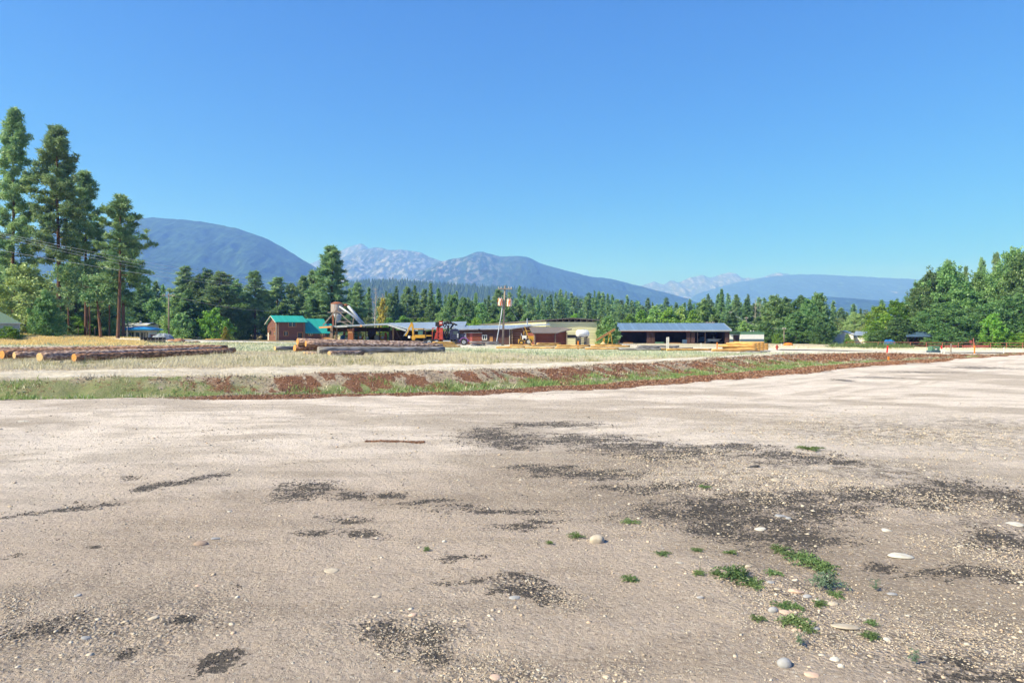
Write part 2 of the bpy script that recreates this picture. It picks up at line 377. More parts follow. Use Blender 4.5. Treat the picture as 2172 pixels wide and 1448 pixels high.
def foliage(name, c1, c2, trans=.25, var=.35):
    s = NT(name)
    at = s.n("ShaderNodeAttribute"); at.attribute_name = 'tint'
    oi = s.n("ShaderNodeObjectInfo")
    c = s.mix(at.outputs['Fac'], c1, c2)
    hs = s.n("ShaderNodeHueSaturation"); s.l(c, hs.inputs['Color'])
    mr = s.n("ShaderNodeMapRange"); mr.inputs['To Min'].default_value = 1 - var; mr.inputs['To Max'].default_value = 1 + var
    s.l(oi.outputs['Random'], mr.inputs['Value']); s.l(mr.outputs[0], hs.inputs['Value'])
    m2 = s.n("ShaderNodeMapRange"); m2.inputs['To Min'].default_value = .485; m2.inputs['To Max'].default_value = .515
    s.l(s.math('FRACT', s.math('MULTIPLY', oi.outputs['Random'], 7.3)), m2.inputs['Value']); s.l(m2.outputs[0], hs.inputs['Hue'])
    d = s.n("ShaderNodeBsdfDiffuse"); t = s.n("ShaderNodeBsdfTranslucent"); g = s.n("ShaderNodeBsdfGlossy"); g.inputs['Roughness'].default_value = .45
    s.l(hs.outputs[0], d.inputs[0]); s.l(hs.outputs[0], t.inputs[0]); g.inputs[0].default_value = (.8, .9, .8, 1)
    m1 = s.n("ShaderNodeMixShader"); m1.inputs[0].default_value = trans; s.l(d.outputs[0], m1.inputs[1]); s.l(t.outputs[0], m1.inputs[2])
    m3 = s.n("ShaderNodeMixShader"); m3.inputs[0].default_value = .035; s.l(m1.outputs[0], m3.inputs[1]); s.l(g.outputs[0], m3.inputs[2])
    s.l(m3.outputs[0], s.out.inputs['Surface']); return s.m
F_PINE = foliage("pine_needles", (.09, .22, .10), (.40, .54, .24), .4, .2)
F_FIR = foliage("fir_needles", (.08, .20, .09), (.28, .42, .17), .35)
F_COT = foliage("cottonwood_leaves", (.06, .18, .06), (.32, .47, .18), .4)
F_COTB = foliage("grove_leaves", (.11, .24, .06), (.36, .50, .18), .4)
F_LEAF = foliage("bright_leaves", (.11, .26, .03), (.32, .50, .09), .4)
F_OLIVE = foliage("olive_leaves", (.15, .24, .08), (.40, .48, .20), .35)
F_GREYLEAF = foliage("sage_leaves", (.20, .26, .16), (.40, .44, .30), .3)
F_DRY = foliage("dry_grass_blades", (.58, .49, .33), (.80, .73, .56), .3)
F_GRASS = foliage("green_grass_blades", (.09, .18, .04), (.30, .34, .12), .35)
F_AUTUMN = foliage("yellow_leaves", (.30, .27, .04), (.5, .42, .1), .35)
BARK_P = mat("pine_bark", (.20, .105, .07), (.10, .06, .045), 3, .95, bump=.8, stretch=(1, 1, .3), bd=.08)
BARK_O = mat("orange_bark", (.26, .13, .075), (.15, .08, .05), 3, .95, bump=.8, stretch=(1, 1, .3), bd=.08)
BARK_G = mat("grey_bark", (.30, .26, .22), (.18, .15, .12), 3, .95, bump=.6, stretch=(1, 1, .3), bd=.05)
DEAD = mat("dead_wood", (.50, .45, .39), (.34, .30, .26), 3, .9)

SIDING = stripes("brown_log_siding", (.20, .095, .075), (.07, .032, .028), 'Z', 3.6, .16)
SIDING_D = stripes("dark_plank_siding", (.115, .062, .05), (.045, .025, .022), 'Z', 3.2, .16)
LOGWALL = stripes("log_courses", (.19, .085, .05), (.42, .33, .25), 'Z', 2.5, .10)
LOGRED = stripes("red_log_courses", (.24, .075, .045), (.07, .025, .02), 'Z', 3.0, .16)
YSID = stripes("yellow_siding", (.88, .82, .46), (.50, .46, .24), 'Z', 1.9, .10, c2=(.84, .78, .44), bump=.3)
YPLAIN = mat("pale_yellow_metal", (.82, .76, .46), (.76, .70, .42), 1, .6, bump=.1)
TEAL = stripes("teal_metal_roof", (.03, .36, .29), (.02, .26, .21), 'X', 2.4, .10, .45, 0, c2=(.035, .38, .31), bump=.3)
BLUEROOF = stripes("blue_grey_metal_roof", (.15, .235, .34), (.10, .16, .24), 'X', 1.5, .10, .4, .1, c2=(.18, .27, .38), bump=.3)
GREYROOF = stripes("grey_metal_roof", (.28, .34, .42), (.20, .24, .3), 'X', 1.6, .09, .45, .2, c2=(.34, .40, .47), bump=.3)
SHINGLE = mat("grey_shingles", (.21, .18, .16), (.15, .13, .12), 6, .95)
GSHINGLE = mat("green_shingles", (.17, .25, .17), (.12, .19, .13), 6, .95)
TRIM = mat("honey_wood_trim", (.50, .27, .11), (.40, .20, .08), 4, .7)
WHITE = mat("white_paint", (.80, .80, .78), (.72, .72, .70), 1.5, .55, bump=.1)
DWHITE = mat("weathered_white_boards", (.55, .55, .53), (.40, .40, .39), 3, .85)
GLASS = mat("window_glass", (.05, .075, .09), (.03, .05, .06), .6, .12, bump=0, spec=.8)
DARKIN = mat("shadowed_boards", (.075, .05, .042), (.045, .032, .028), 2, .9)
POST = mat("weathered_post", (.30, .22, .17), (.20, .15, .12), 3, .9, stretch=(1, 1, .3))
POLE = mat("pole_wood", (.33, .27, .23), (.22, .18, .15), 3, .9, stretch=(1, 1, .2))
RUST = mat("rusty_steel", (.36, .13, .055), (.20, .08, .045), 3, .8)
STEEL = mat("galvanised_steel", (.50, .54, .60), (.36, .39, .44), 2, .42, .4, bump=.15)
STEELR = mat("streaked_galvanised_steel", (.48, .50, .52), (.36, .20, .12), 1.3, .5, .2, bump=.15, stretch=(2, 2, .4))
YEL = mat("yellow_machine_paint", (.62, .35, .04), (.42, .24, .04), 2, .45, bump=.1)
RED = mat("red_paint", (.48, .06, .04), (.30, .05, .035), 2, .4, bump=.1)
REDF = mat("faded_red_paint", (.48, .13, .10), (.36, .10, .08), 2, .7)
PURP = mat("purple_paint", (.30, .12, .42), (.24, .09, .36), 2, .3, bump=0, spec=.5)
NAVY = mat("dark_blue_paint", (.02, .02, .06), (.015, .015, .04), 2, .25, bump=0, spec=.6)
BLACKM = mat("black_metal", (.025, .025, .028), (.015, .015, .017), 3, .5, bump=.1)
RUBBER = mat("tyre_rubber", (.03, .03, .03), (.05, .047, .045), 3, .85)
CHROME = mat("bright_metal", (.62, .64, .67), (.5, .52, .55), 2, .25, .6, bump=0)
BLUEP = mat("bright_blue_paint", (.02, .26, .60), (.02, .22, .52), 2, .5, bump=.1)
TARP = mat("blue_tarp", (.015, .17, .48), (.01, .11, .34), 2, .6, bump=.6, bd=.2)
GTARP = mat("grey_tarp", (.30, .35, .42), (.20, .24, .30), 2, .6, bump=.6, bd=.2)
TEALP = mat("teal_paint", (.02, .25, .27), (.02, .19, .21), 1.5, .5, bump=.1)
GREENP = mat("green_paint", (.13, .27, .17), (.10, .21, .13), 2, .6, bump=.1)
DKTEAL = mat("dark_slate_paint", (.10, .16, .20), (.08, .13, .16), 2, .6, bump=.1)
SAW = mat("sawdust", (.66, .47, .24), (.55, .38, .19), 4, 1, bump=.4)
ASPH = mat("asphalt", (.06, .06, .065), (.045, .045, .05), 5, .9)
STAKE_O = mat("orange_stake_paint", (.85, .28, .03), (.75, .22, .03), 5, .7)
STAKE_W = mat("white_stake", (.78, .76, .72), (.6, .58, .54), 5, .8)
STAKE_R = mat("red_flagging", (.75, .04, .05), (.6, .03, .04), 5, .7)
PIPE = mat("rusted_pipe", (.42, .15, .11), (.30, .11, .08), 3, .8)
CORR = mat("blue_dark_metal", (.07, .13, .22), (.05, .09, .16), 2, .5)
def barkmat(name, c1, c2, c3, st=(1, 1, 1)):
    s = NT(name); v = s.coord('Object', st)
    vo = s.n("ShaderNodeTexVoronoi"); vo.inputs['Scale'].default_value = 9; s.l(v, vo.inputs['Vector'])
    n = s.noise(v, 2.2, 6, .7); n2 = s.noise(v, 14, 4, .7)
    c = s.mix(s.ramp(n, .4, .6), c1, c2); c = s.mix(s.ramp(vo.outputs['Distance'], .35, .6), c, c3); c = s.mix(s.math('MULTIPLY', s.ramp(n2, .5, .7), .5), c, c3)
    h = s.math('ADD', s.math('MULTIPLY', vo.outputs['Distance'], -1), s.math('MULTIPLY', n2, .8))
    s.bsdf(c, .95, 0, s.bump(h, .9, .05), .1); return s.m
LB_RED = barkmat("rough_red_bark", (.60, .33, .19), (.45, .24, .15), (.20, .11, .07), (.5, 1, 1))
LB_PINK = barkmat("scraped_pink_bark", (.70, .53, .43), (.52, .35, .26), (.24, .155, .12), (.5, 1, 1))
LB_GREY = barkmat("weathered_grey_wood", (.42, .41, .41), (.32, .31, .31), (.17, .16, .155), (.15, 1, 1))
LB_PEEL = barkmat("peeled_yellow_wood", (.68, .43, .17), (.60, .36, .13), (.44, .25, .09), (.12, .6, .6))
CUT_O = mat("fresh_orange_cut", (.72, .36, .10), (.60, .24, .06), 9, .8)
CUT_Y = mat("pale_yellow_cut", (.72, .50, .24), (.55, .36, .16), 9, .8)
CUT_G = mat("grey_cut", (.32, .30, .28), (.2, .18, .17), 9, .9)

# ---------------------------------------------------------------- ground mesh
def build_ground():
    fr = np.arange(-43, 43.01, .115)
    bk = np.concatenate([np.arange(46, 315, 6)])
    ang = np.radians(np.concatenate([fr, bk])); na = len(ang)
    r = [0.8]
    while r[-1] < 15500:
        q = r[-1]; r.append(q * (1.0065 if q < 70 else 1.02 if q < 420 else 1.16))
    r = np.array(r); nr = len(r)
    A, Rr = np.meshgrid(ang, r)
    X = (np.sin(A) * Rr).ravel(); Y = (np.cos(A) * Rr).ravel()
    Z = tz(X, Y)
    V = np.stack([X, Y, Z], 1); V = np.vstack([V, [[0, 0, 0]]])
    i = np.arange(nr - 1)[:, None] * na; k = np.arange(na)[None, :]; k2 = (k + 1) % na
    Fc = np.stack([(i + k), (i + k2), (i + na + k2), (i + na + k)], -1).reshape(-1, 4)[:, ::-1]
    me = np_mesh("ground", V, Fc, GROUND, smooth=True)
    M = masks(V[:, 0], V[:, 1])
    one = np.ones(len(V))
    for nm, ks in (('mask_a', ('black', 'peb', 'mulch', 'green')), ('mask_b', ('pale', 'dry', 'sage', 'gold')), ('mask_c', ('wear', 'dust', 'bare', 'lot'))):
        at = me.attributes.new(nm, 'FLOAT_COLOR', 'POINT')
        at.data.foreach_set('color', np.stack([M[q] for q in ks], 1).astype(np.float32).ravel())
    # centre cap
    import bmesh
    b = bmesh.new(); b.from_mesh(me); b.verts.ensure_lookup_table()
    ring = [b.verts[q] for q in range(na)]; c = b.verts[len(V) - 1]
    for q in range(na): b.faces.new((ring[q], c, ring[(q + 1) % na])).smooth = True
    bmesh.ops.recalc_face_normals(b, faces=b.faces)
    b.to_mesh(me); b.free()
    if me.polygons[0].normal.z < 0: me.flip_normals()
    o = link("ground", me); tag(o, kind='structure')
build_ground()

def ribbon(name, pts, wd, m, lift=.006, kind='structure', step=1.0):
    """a draped strip along world pts"""
    P = []; pts = [tuple(p)[:2] for p in pts]
    for (a_, b) in zip(pts[:-1], pts[1:]):
        n = max(1, int((Vector(b) - Vector(a_)).length / step))
        for i in range(n): P.append(Vector(a_).lerp(Vector(b), i / n))
    P.append(Vector(pts[-1])); V = []; Fs = []
    nw = 6
    for i, p in enumerate(P):
        d = (P[min(i + 1, len(P) - 1)] - P[max(i - 1, 0)]).normalized(); n = Vector((-d.y, d.x))
        for j in range(nw):
            q = p + n * wd * (j / (nw - 1) - .5); V.append((q.x, q.y, gz(q.x, q.y) + lift + .02))
    for i in range(len(P) - 1):
        for j in range(nw - 1): Fs.append((i * nw + j, i * nw + j + 1, (i + 1) * nw + j + 1, (i + 1) * nw + j))
    me = bpy.data.meshes.new(name); me.from_pydata(V, [], Fs); me.materials.append(m); me.update(); bm_fix(me)
    if me.polygons[0].normal.z < 0: me.flip_normals()
    return tag(link(name, me), kind=kind)
ribbon("road", [(gx(1652, 93), 93), (gx(1800, 89), 89), (gx(1990, 90), 90), (gx(2300, 88), 88)], 5.0, ASPH)

# ---------------------------------------------------------------- mountains
def mountain_mat(name, forest, rock, amt, sc, st=(1, 1, 1), west=None):
    s = NT(name); v = s.coord('Object', st)
    n = s.noise(v, sc, 9, .62); n2 = s.noise(v, sc * 9, 5, .7); nv = s.noise(s.coord('Object', (1, .3, .3)), .05, 3, .7)
    f = s.mix(s.ramp(nv, .35, .65), forest, tuple(q * .45 for q in forest))
    n3 = s.noise(v, .045, 3, .8); f = s.mix(s.ramp(n3, .42, .62), tuple(q * .35 for q in forest), f)
    f = s.mix(s.ramp(n2, .45, .7), f, tuple(q * 1.5 for q in forest))
    k = s.ramp(s.math('ADD', n, s.math('MULTIPLY', s.math('SUBTRACT', n2, .5), .5)), .5 - amt + .18, .5 - amt + .24)
    if west:
        sx_ = s.n("ShaderNodeSeparateXYZ"); s.l(s.coord('Object'), sx_.inputs[0]); k = s.math('MULTIPLY', k, s.ramp(s.math('ADD', sx_.outputs[0], s.math('MULTIPLY', s.math('SUBTRACT', n, .5), 1500)), west[1], west[0]))
    c = s.mix(k, f, s.mix(s.ramp(n2, .3, .7), rock, tuple(q * .7 for q in rock)))
    s.bsdf(c, 1, 0, None, 0); return s.m
def mountain(name, prof, d, front, back, m, amp=.1, seed=1, stepx=2.0, nv=70, rough=1.0):
    px = np.arange(prof[0][0], prof[-1][0] + .1, stepx)
    rows = np.interp(px, [p[0] for p in prof], [p[1] for p in prof])
    ker = np.ones(7) / 7; rp = np.pad(rows, 3, mode='edge'); rows = np.convolve(rp, ker, 'valid')
    x = (px - CX) / F * d
    zr = CH - (rows - HZ) * d / F
    zr = zr + (fbm(px * .08, px * 0, seed, 5) - .5) * rough * 2.4 * d / F
    t = np.concatenate([-np.linspace(1, 0, nv) ** 1.15, np.linspace(0, 1, 10)[1:]])
    y = np.where(t < 0, t * front, t * back)
    Xg, Tg = np.meshgrid(x, t); Zr = np.tile(zr, (len(t), 1)); Yg = np.tile(y[:, None], (1, len(x)))
    fall = np.where(Tg < 0, (1 + Tg) ** 1.15, (1 - Tg) ** 1.1)
    base = d * 7.0 / F
    lam = d * 60 / F
    e = np.abs(fbm(Xg / lam + 3, (Yg / lam) * .45 + 7, seed + 3, 5) - .5) * 2
    e = (1 - e)
    Z = Zr * fall + (e - .75) * amp * zr.max() * np.clip(-Tg * 5, 0, 1) * fall * 1.6
    Z = np.maximum(Z, -2.0)
    nx = len(x); V = np.stack([Xg.ravel(), (Yg + d).ravel(), Z.ravel()], 1)
    i = np.arange(len(t) - 1)[:, None] * nx; k = np.arange(nx - 1)[None, :]
    Fc = np.stack([i + k, i + k + 1, i + nx + k + 1, i + nx + k], -1).reshape(-1, 4)
    me = np_mesh(name, V, Fc, m, smooth=True)
    return tag(link(name, me), kind='structure')
MF = mountain_mat("forested_slope", (.035, .07, .03), (.40, .37, .33), .02, .0016)
MFR = mountain_mat("forested_ridge", (.03, .065, .03), (.36, .34, .30), -.01, .0014)
MR = mountain_mat("rocky_slope", (.05, .075, .045), (.25, .26, .28), .17, .014, (1.3, .4, .6))
MR2 = mountain_mat("bare_peak", (.08, .10, .08), (.22, .225, .24), .17, .010, (1.3, .4, .6))
MRW = mountain_mat("half_rocky_ridge", (.03, .065, .03), (.23, .235, .25), .15, .016, (1.3, .4, .6), (-500, 350))
mountain("mountain", [(-900, 560), (-300, 520), (0, 500), (150, 478), (250, 468), (320, 461), (370, 464), (430, 470), (500, 484), (560, 504), (600, 524), (640, 550), (668, 566), (720, 600), (780, 640), (860, 690)], 5200, 2200, 1500, MF, .10, 11)
mountain("mountain", [(560, 610), (620, 575), (668, 556), (700, 542), (725, 530), (748, 522), (767, 515), (780, 525), (800, 540), (900, 600)], 12500, 3500, 1500, MR2, .12, 15, rough=1.6)
mountain("mountain", [(600, 640), (660, 585), (720, 548), (770, 530), (795, 524), (820, 529), (855, 530), (890, 534), (912, 546), (935, 553), (960, 575), (1020, 620), (1060, 670)], 10000, 4200, 1500, MR, .14, 22, rough=1.5)
mountain("mountain", [(760, 700), (820, 640), (870, 590), (930, 556), (960, 549), (985, 545), (1003, 536), (1020, 533), (1040, 538), (1065, 545), (1100, 543), (1122, 546), (1150, 560), (1200, 574), (1250, 586), (1300, 592), (1340, 602), (1400, 618), (1450, 632), (1560, 690)], 7200, 3000, 1500, MRW, .12, 33)
mountain("mountain", [(1300, 660), (1355, 608), (1388, 596), (1405, 603), (1425, 594), (1440, 599), (1462, 588), (1490, 584), (1510, 590), (1530, 582), (1545, 578), (1560, 580), (1575, 590), (1605, 590), (1625, 586), (1640, 579), (1670, 580), (1700, 588), (1800, 620)], 14000, 3800, 1200, MR2, .12, 44, rough=1.8)
mountain("mountain", [(1380, 690), (1440, 650), (1480, 622), (1540, 605), (1600, 592), (1650, 585), (1700, 582), (1760, 583), (1850, 588), (1940, 592), (2050, 598), (2200, 606), (2500, 620), (3000, 650)], 11500, 4200, 1800, MF, .10, 55)
mountain("hills", [(1560, 680), (1640, 640), (1700, 632), (1760, 629), (1850, 636), (1950, 646), (2100, 655), (2400, 670)], 5200, 2000, 900, MFR, .08, 66)
HILL = mountain("hills", [(600, 640), (700, 612), (790, 600), (830, 599), (900, 604), (960, 610), (1040, 614), (1120, 618), (1200, 632), (1300, 650), (1420, 670)], 2600, 1100, 600, MFR, .06, 77)

# ---------------------------------------------------------------- trees
def tris_from(P, S, rs, flat=0.0, elong=1.0, up=0.0, wid=.5):
    """one triangle per point; size S; random orientation"""
    n = len(P)
    d1 = rs.normal(size=(n, 3)); d1[:, 2] = d1[:, 2] * (1 - flat) + up
    d1 /= np.linalg.norm(d1, axis=1)[:, None]
    d2 = rs.normal(size=(n, 3)); d2 -= d1 * (d1 * d2).sum(1)[:, None]; d2 /= np.linalg.norm(d2, axis=1)[:, None]
    S = np.asarray(S)[:, None]
    a_ = P - d2 * S * wid; b = P + d2 * S * wid; c = P + d1 * S * elong
    V = np.stack([a_, b, c], 1).reshape(-1, 3)
    return V, np.arange(3 * n).reshape(-1, 3)
def trunk_mb(h, r, rs, lean=0, kink=.02):
    pts = []; rad = []
    for i in range(9):
        f = i / 8; pts.append((lean * f * h + math.sin(f * 5 + rs.random()) * kink * h * f * .4, (rs.random() - .5) * kink * h * .3 * (i > 0), f * h)); rad.append(r * (1 - f) ** .8 + .02)
    m = MB(); m.tube([(pts[0][0], pts[0][1], -.4)] + pts, [r * 1.25] + rad, 8); return m, pts
def conifer(kind, h=20.0, seed=1, cb=.2, rad=3.2, nl=70, tuft=26, leaf=.34, shape='pond', trunk_r=.3, lean=0):
    rs = np.random.default_rng(seed); tm, pts = trunk_mb(h, trunk_r, rs, lean)
    P = []; S = []; T = []
    az = 0
    side = rs.random() * 6.28
    for i in range(nl):
        f = (i + rs.random()) / nl
        if shape != 'fir':
            f = f ** .9; z = h * (cb + (1 - cb) * f)
            Rr = rad * ((min(1, .55 + f * 2.2) * (1 - f ** 2.4) ** .75 if shape == 'pond' else min(1, .75 + f * 2) * (1 - f) ** .62) + .10) * (.55 + .6 * rs.random())
            if rs.random() < .10: Rr *= .35
        else:
            z = h * (cb + (1 - cb) * f); Rr = rad * ((1 - f) ** .82 + .03) * (.75 + .4 * rs.random())
        az += 2.4 + rs.normal() * .5
        Rr *= 1 + .18 * math.cos(az - side)
        dx, dy = math.cos(az), math.sin(az)
        rise = (.25 + .35 * f) * Rr if shape != 'fir' else -.18 * Rr
        if shape != 'fir': rise += -.25 * Rr * (1 - f)
        lx = np.interp(z, [p[2] for p in pts], [p[0] for p in pts]); ly = np.interp(z, [p[2] for p in pts], [p[1] for p in pts])
        p0 = Vector((lx, ly, z)); p1 = Vector((lx + dx * Rr * .9, ly + dy * Rr * .9, z + rise)); mid = p0.lerp(p1, .5) + Vector((0, 0, -.05 * Rr if shape != 'fir' else .06 * Rr))
        lr = max(.015, trunk_r * .2 * (1 - f * .7)); tm.tube([p0, mid, p1], [lr, lr * .7, lr * .3], 4, False)
        if shape != 'fir':
            nt_ = max(3, int(Rr * 2.0) + 1); 
            for q in range(nt_):
                g = .38 + .62 * (q + rs.random()) / nt_
                c = np.array(p0.lerp(p1, g)); off = rs.normal(size=3) * np.array([.30, .30, .20]) * Rr * .34 * g; c = c + off
                tr = (.26 + .26 * rs.random()) * (h / 20) ** .5
                m_ = int(tuft * (.7 + .6 * rs.random()))
                dd = rs.normal(size=(m_, 3)); dd /= np.linalg.norm(dd, axis=1)[:, None]; dd[:, 2] *= .9
                P.append(c + dd * tr * rs.random((m_, 1)) ** .4 + np.array([0, 0, .1])); S.append(np.full(m_, leaf) * (.6 + .7 * rs.random(m_)))
                T.append(np.clip(rs.random() * .6 + rs.random(m_) * .4, 0, 1))
        else:
            m_ = int(tuft * (1 + Rr * 1.6)); g = rs.random(m_) ** .55
            c = np.array(p0)[None] + (np.array(p1) - np.array(p0))[None] * g[:, None]
            sp = (.16 + .28 * g * min(1, Rr / 2))[:, None]
            c = c + rs.normal(size=(m_, 3)) * sp * np.array([1, 1, .45]) * max(.5, Rr * .42) - np.array([0, 0, 1]) * (rs.random((m_, 1)) * .25)
            P.append(c); S.append(leaf * (.5 + .8 * rs.random(m_))); T.append(np.clip(rs.random() * .6 + rs.random(m_) * .4, 0, 1))
    P = np.vstack(P); S = np.concatenate(S); T = np.concatenate(T)
    V, Fc = tris_from(P, S, rs, .1, 1.9 if shape != 'fir' else 1.5, .12, .26 if shape != 'fir' else .38)
    return kind, tm, V, Fc, T, h, rad
def broadleaf(kind, h=16.0, seed=1, rad=4.5, cb=.12, lobes=60, per=240, leaf=.32, shape='round', trunk_r=.3, rise=0):
    rs = np.random.default_rng(seed); tm, pts = trunk_mb(h * .8, trunk_r, rs, 0, .03)
    P = []; S = []; T = []
    for i in range(lobes):
        f = (i + rs.random()) / lobes; zz = cb + (1 - cb) * f
        if shape == 'round': env = math.sin(math.pi * min(1, (.18 + .82 * f)) ** 1.1) ** .6
        elif shape == 'oval': env = min(1, .62 + f * 1.6) * (1 - f ** 3.0) ** .8
        else: env = min(1, .75 + f) * (1 - f ** 2.2) ** .55
        az = i * 2.4 + rs.normal() * .6; q = (rs.random() ** .45)
        lr = rad * (.20 + .17 * rs.random()) * (1 - .35 * f)
        rr = max(0, rad * env - lr * .7) * q
        c = np.array([math.cos(az) * rr, math.sin(az) * rr, h * zz - lr * .6])
        k = int(np.interp(c[2], [p[2] for p in pts], range(len(pts))) * .75)
        tp = Vector(pts[min(k, len(pts) - 2)]); cl = max(.012, trunk_r * .18)
        tm.tube([tp, tp.lerp(Vector(c), .55) + Vector((0, 0, -.03 * h * rs.random())), Vector(c)], [cl, cl * .6, cl * .25], 4, False)
        # sub-lobes
        ns = 5
        for j in range(ns):
            c2 = c + rs.normal(size=3) * lr * np.array([.55, .55, .65]) + np.array([0, 0, rise * lr * rs.random()])
            m_ = int(per / ns * (.7 + .6 * rs.random())); dd = rs.normal(size=(m_, 3)); dd /= np.linalg.norm(dd, axis=1)[:, None]
            r2 = lr * (.35 + .35 * rs.random()) * (.55 + .45 * rs.random((m_, 1)))
            P.append(c2 + dd * r2 * np.array([1, 1, .95 + rise * .5])); S.append(leaf * (.5 + .8 * rs.random(m_)))
            T.append(np.clip(rs.random() * .55 + rs.random(m_) * .45, 0, 1))
    P = np.vstack(P); S = np.concatenate(S); T = np.concatenate(T)
    P[:, 2] = np.maximum(P[:, 2], .05)
    V, Fc = tris_from(P, S, rs, .1, 1.05)
    return kind, tm, V, Fc, T, h, rad
def snag(seed, h=16.0, nl=34, rad=2.2):
    rs = np.random.default_rng(seed); tm, pts = trunk_mb(h, .22, rs, 0, .03)
    for i in range(nl):
        f = .25 + .72 * rs.random(); z = h * f; az = rs.random() * 6.28; L = rad * (1.1 - f) * (.5 + rs.random())
        p0 = Vector((np.interp(z, [p[2] for p in pts], [p[0] for p in pts]), 0, z)); p1 = p0 + Vector((math.cos(az) * L, math.sin(az) * L, L * (.35 + .5 * rs.random())))
        tm.tube([p0, p1], [.05, .02], 4, False)
        for _ in range(3):
            g = .4 + .6 * rs.random(); q = p0.lerp(p1, g); tm.tube([q, q + Vector((rs.normal() * .5, rs.normal() * .5, .5 * rs.random() + .2))], [.025, .012], 3, False)
    return tm, h, rad
def stats(m): return m
PROTO = {}
def reg(key, spec, fm, bm_):
    kind, tm, V, Fc, T, h, rad = spec
    cm = np_mesh(key + "_crown", V, Fc, fm, {'tint': T})
    t = bpy.data.meshes.new(key + "_trunk"); t.from_pydata(tm.v, [], tm.f); t.update(); t.materials.append(bm_)
    t.polygons.foreach_set('use_smooth', np.ones(len(t.polygons), bool))
    rr = np.percentile(np.abs(V[:, 0]), 98); top = V[:, 2].max()
    PROTO.setdefault(key, []).append((kind, cm, t, float(top), float(rr)))
for k in range(3): reg('pondbig', conifer('ponderosa_pine', 32, 100 + k, [.24, .36, .30][k], [3.9, 3.9, 4.4][k], 96, 62, .28, 'pond', .32), F_PINE, BARK_P)
reg('pondcone', conifer('ponderosa_pine', 26, 113, .10, 5.2, 130, 48, .32, 'cone', .34), F_PINE, BARK_P)
F_COTD = foliage('deep_leaves', (.055, .16, .05), (.26, .40, .14), .35)
reg('bigleaf', broadleaf('cottonwood_tree', 18, 175, 7.0, .03, 150, 240, .33, 'round', .35, .2), F_COTD, BARK_G); reg('bigleaf', broadleaf('cottonwood_tree', 18, 176, 7.0, .03, 150, 240, .33, 'round', .35, .3), F_COTD, BARK_G)
reg('pondopen', conifer('ponderosa_pine', 22, 111, .38, 3.6, 64, 60, .24, 'pond', .20, .02), F_PINE, BARK_P)
for k in range(4): reg('pond', conifer('ponderosa_pine', 20, 120 + k, [.16, .22, .10, .3][k], 3.6, 84, 34, .33, 'pond' if k % 2 else 'cone', .28), F_PINE, BARK_P)
for k in range(4): reg('fir', conifer('fir_tree', 20, 140 + k, .05, [3.0, 3.4, 2.7, 3.2][k], 110, 16, .40, 'fir', .24), F_FIR, BARK_P)
for k in range(3): reg('firfar', conifer('fir_tree', 20, 150 + k, .05, [3.0, 3.4, 2.8][k], 64, 11, .66, 'fir', .24), F_FIR, BARK_P)
for k in range(3): reg('pinefar', conifer('pine_tree', 20, 160 + k, .14, 3.4, 60, 9, .75, 'pond', .24), F_FIR, BARK_P)
for k in range(3): reg('cotton', broadleaf('cottonwood_tree', 14, 170 + k, 4.2, .04, 110, 230, .27, 'oval', .26, .6), F_COT, BARK_G)
for k in range(3): reg('leafy', broadleaf('leafy_tree', 12, 180 + k, 4.6, .04, 70, 240, .27, 'round', .25), F_LEAF, BARK_G)
for k in range(3): reg('olive', broadleaf('leafy_tree', 12, 190 + k, 4.8, .03, 75, 240, .27, 'round', .25, .3), F_OLIVE, BARK_G)
for k in range(2): reg('cotfar', broadleaf('leafy_tree', 14, 200 + k, 4.6, .03, 60, 130, .5, 'oval', .28, .4), F_COTB, BARK_G)
for k in range(2): reg('leaffar', broadleaf('leafy_tree', 12, 210 + k, 4.6, .03, 55, 120, .46, 'round', .25), F_LEAF, BARK_G)
reg('shrub', broadleaf('shrub', 4, 220, 2.4, .0, 46, 150, .20, 'round', .06), F_LEAF, BARK_G)
reg('shrub', broadleaf('shrub', 4, 221, 2.4, .0, 46, 150, .20, 'round', .06), F_COT, BARK_G)
reg('ivy', broadleaf('shrub', 9, 222, 4.0, .0, 80, 260, .24, 'col', .2), F_COT, BARK_G)
reg('autumn', broadleaf('small_tree', 6, 223, 1.6, .03, 34, 110, .22, 'col', .08, .5), F_AUTUMN, BARK_G)
reg('juniper', broadleaf('juniper_tree', 6, 224, 2.6, .0, 90, 200, .2, 'col', .15, .6), F_COT, BARK_G)
for k in range(2):
    tm, h_, r_ = snag(230 + k); t = bpy.data.meshes.new("snag_trunk"); t.from_pydata(tm.v, [], tm.f); t.update(); t.materials.append(DEAD)
    PROTO.setdefault('snag', []).append(('dead_tree', None, t, h_, r_))

SEG = [(-200, 62, "above the small white building at the left edge"), (62, 232, "among the tall pines on the left"), (232, 352, "behind the blue-roofed storefront"), (352, 512, "right of the dark power pole on the left"),
       (512, 560, "just left of the log house"), (560, 686, "behind the teal-roofed log house"), (686, 782, "behind the steel cyclone"), (782, 872, "behind the open pole sheds"), (872, 992, "behind the logging truck"),
       (992, 1126, "behind the long dark log building"), (1126, 1266, "behind the yellow building"), (1266, 1314, "beside the conveyor"), (1314, 1432, "behind the long shed's left half"), (1432, 1550, "behind the long shed's right half"),
       (1550, 1650, "behind the white and green building"), (1650, 1768, "between the green-trimmed building and the barn"), (1768, 1850, "around the white metal barn"), (1850, 1930, "above the bright blue tarp"),
       (1930, 2045, "around the dark blue-roofed shed"), (2045, 2500, "at the right edge")]
ORD = "first second third fourth fifth sixth seventh eighth ninth tenth eleventh twelfth thirteenth fourteenth fifteenth sixteenth".split()
TREES = []
_cnt = {}
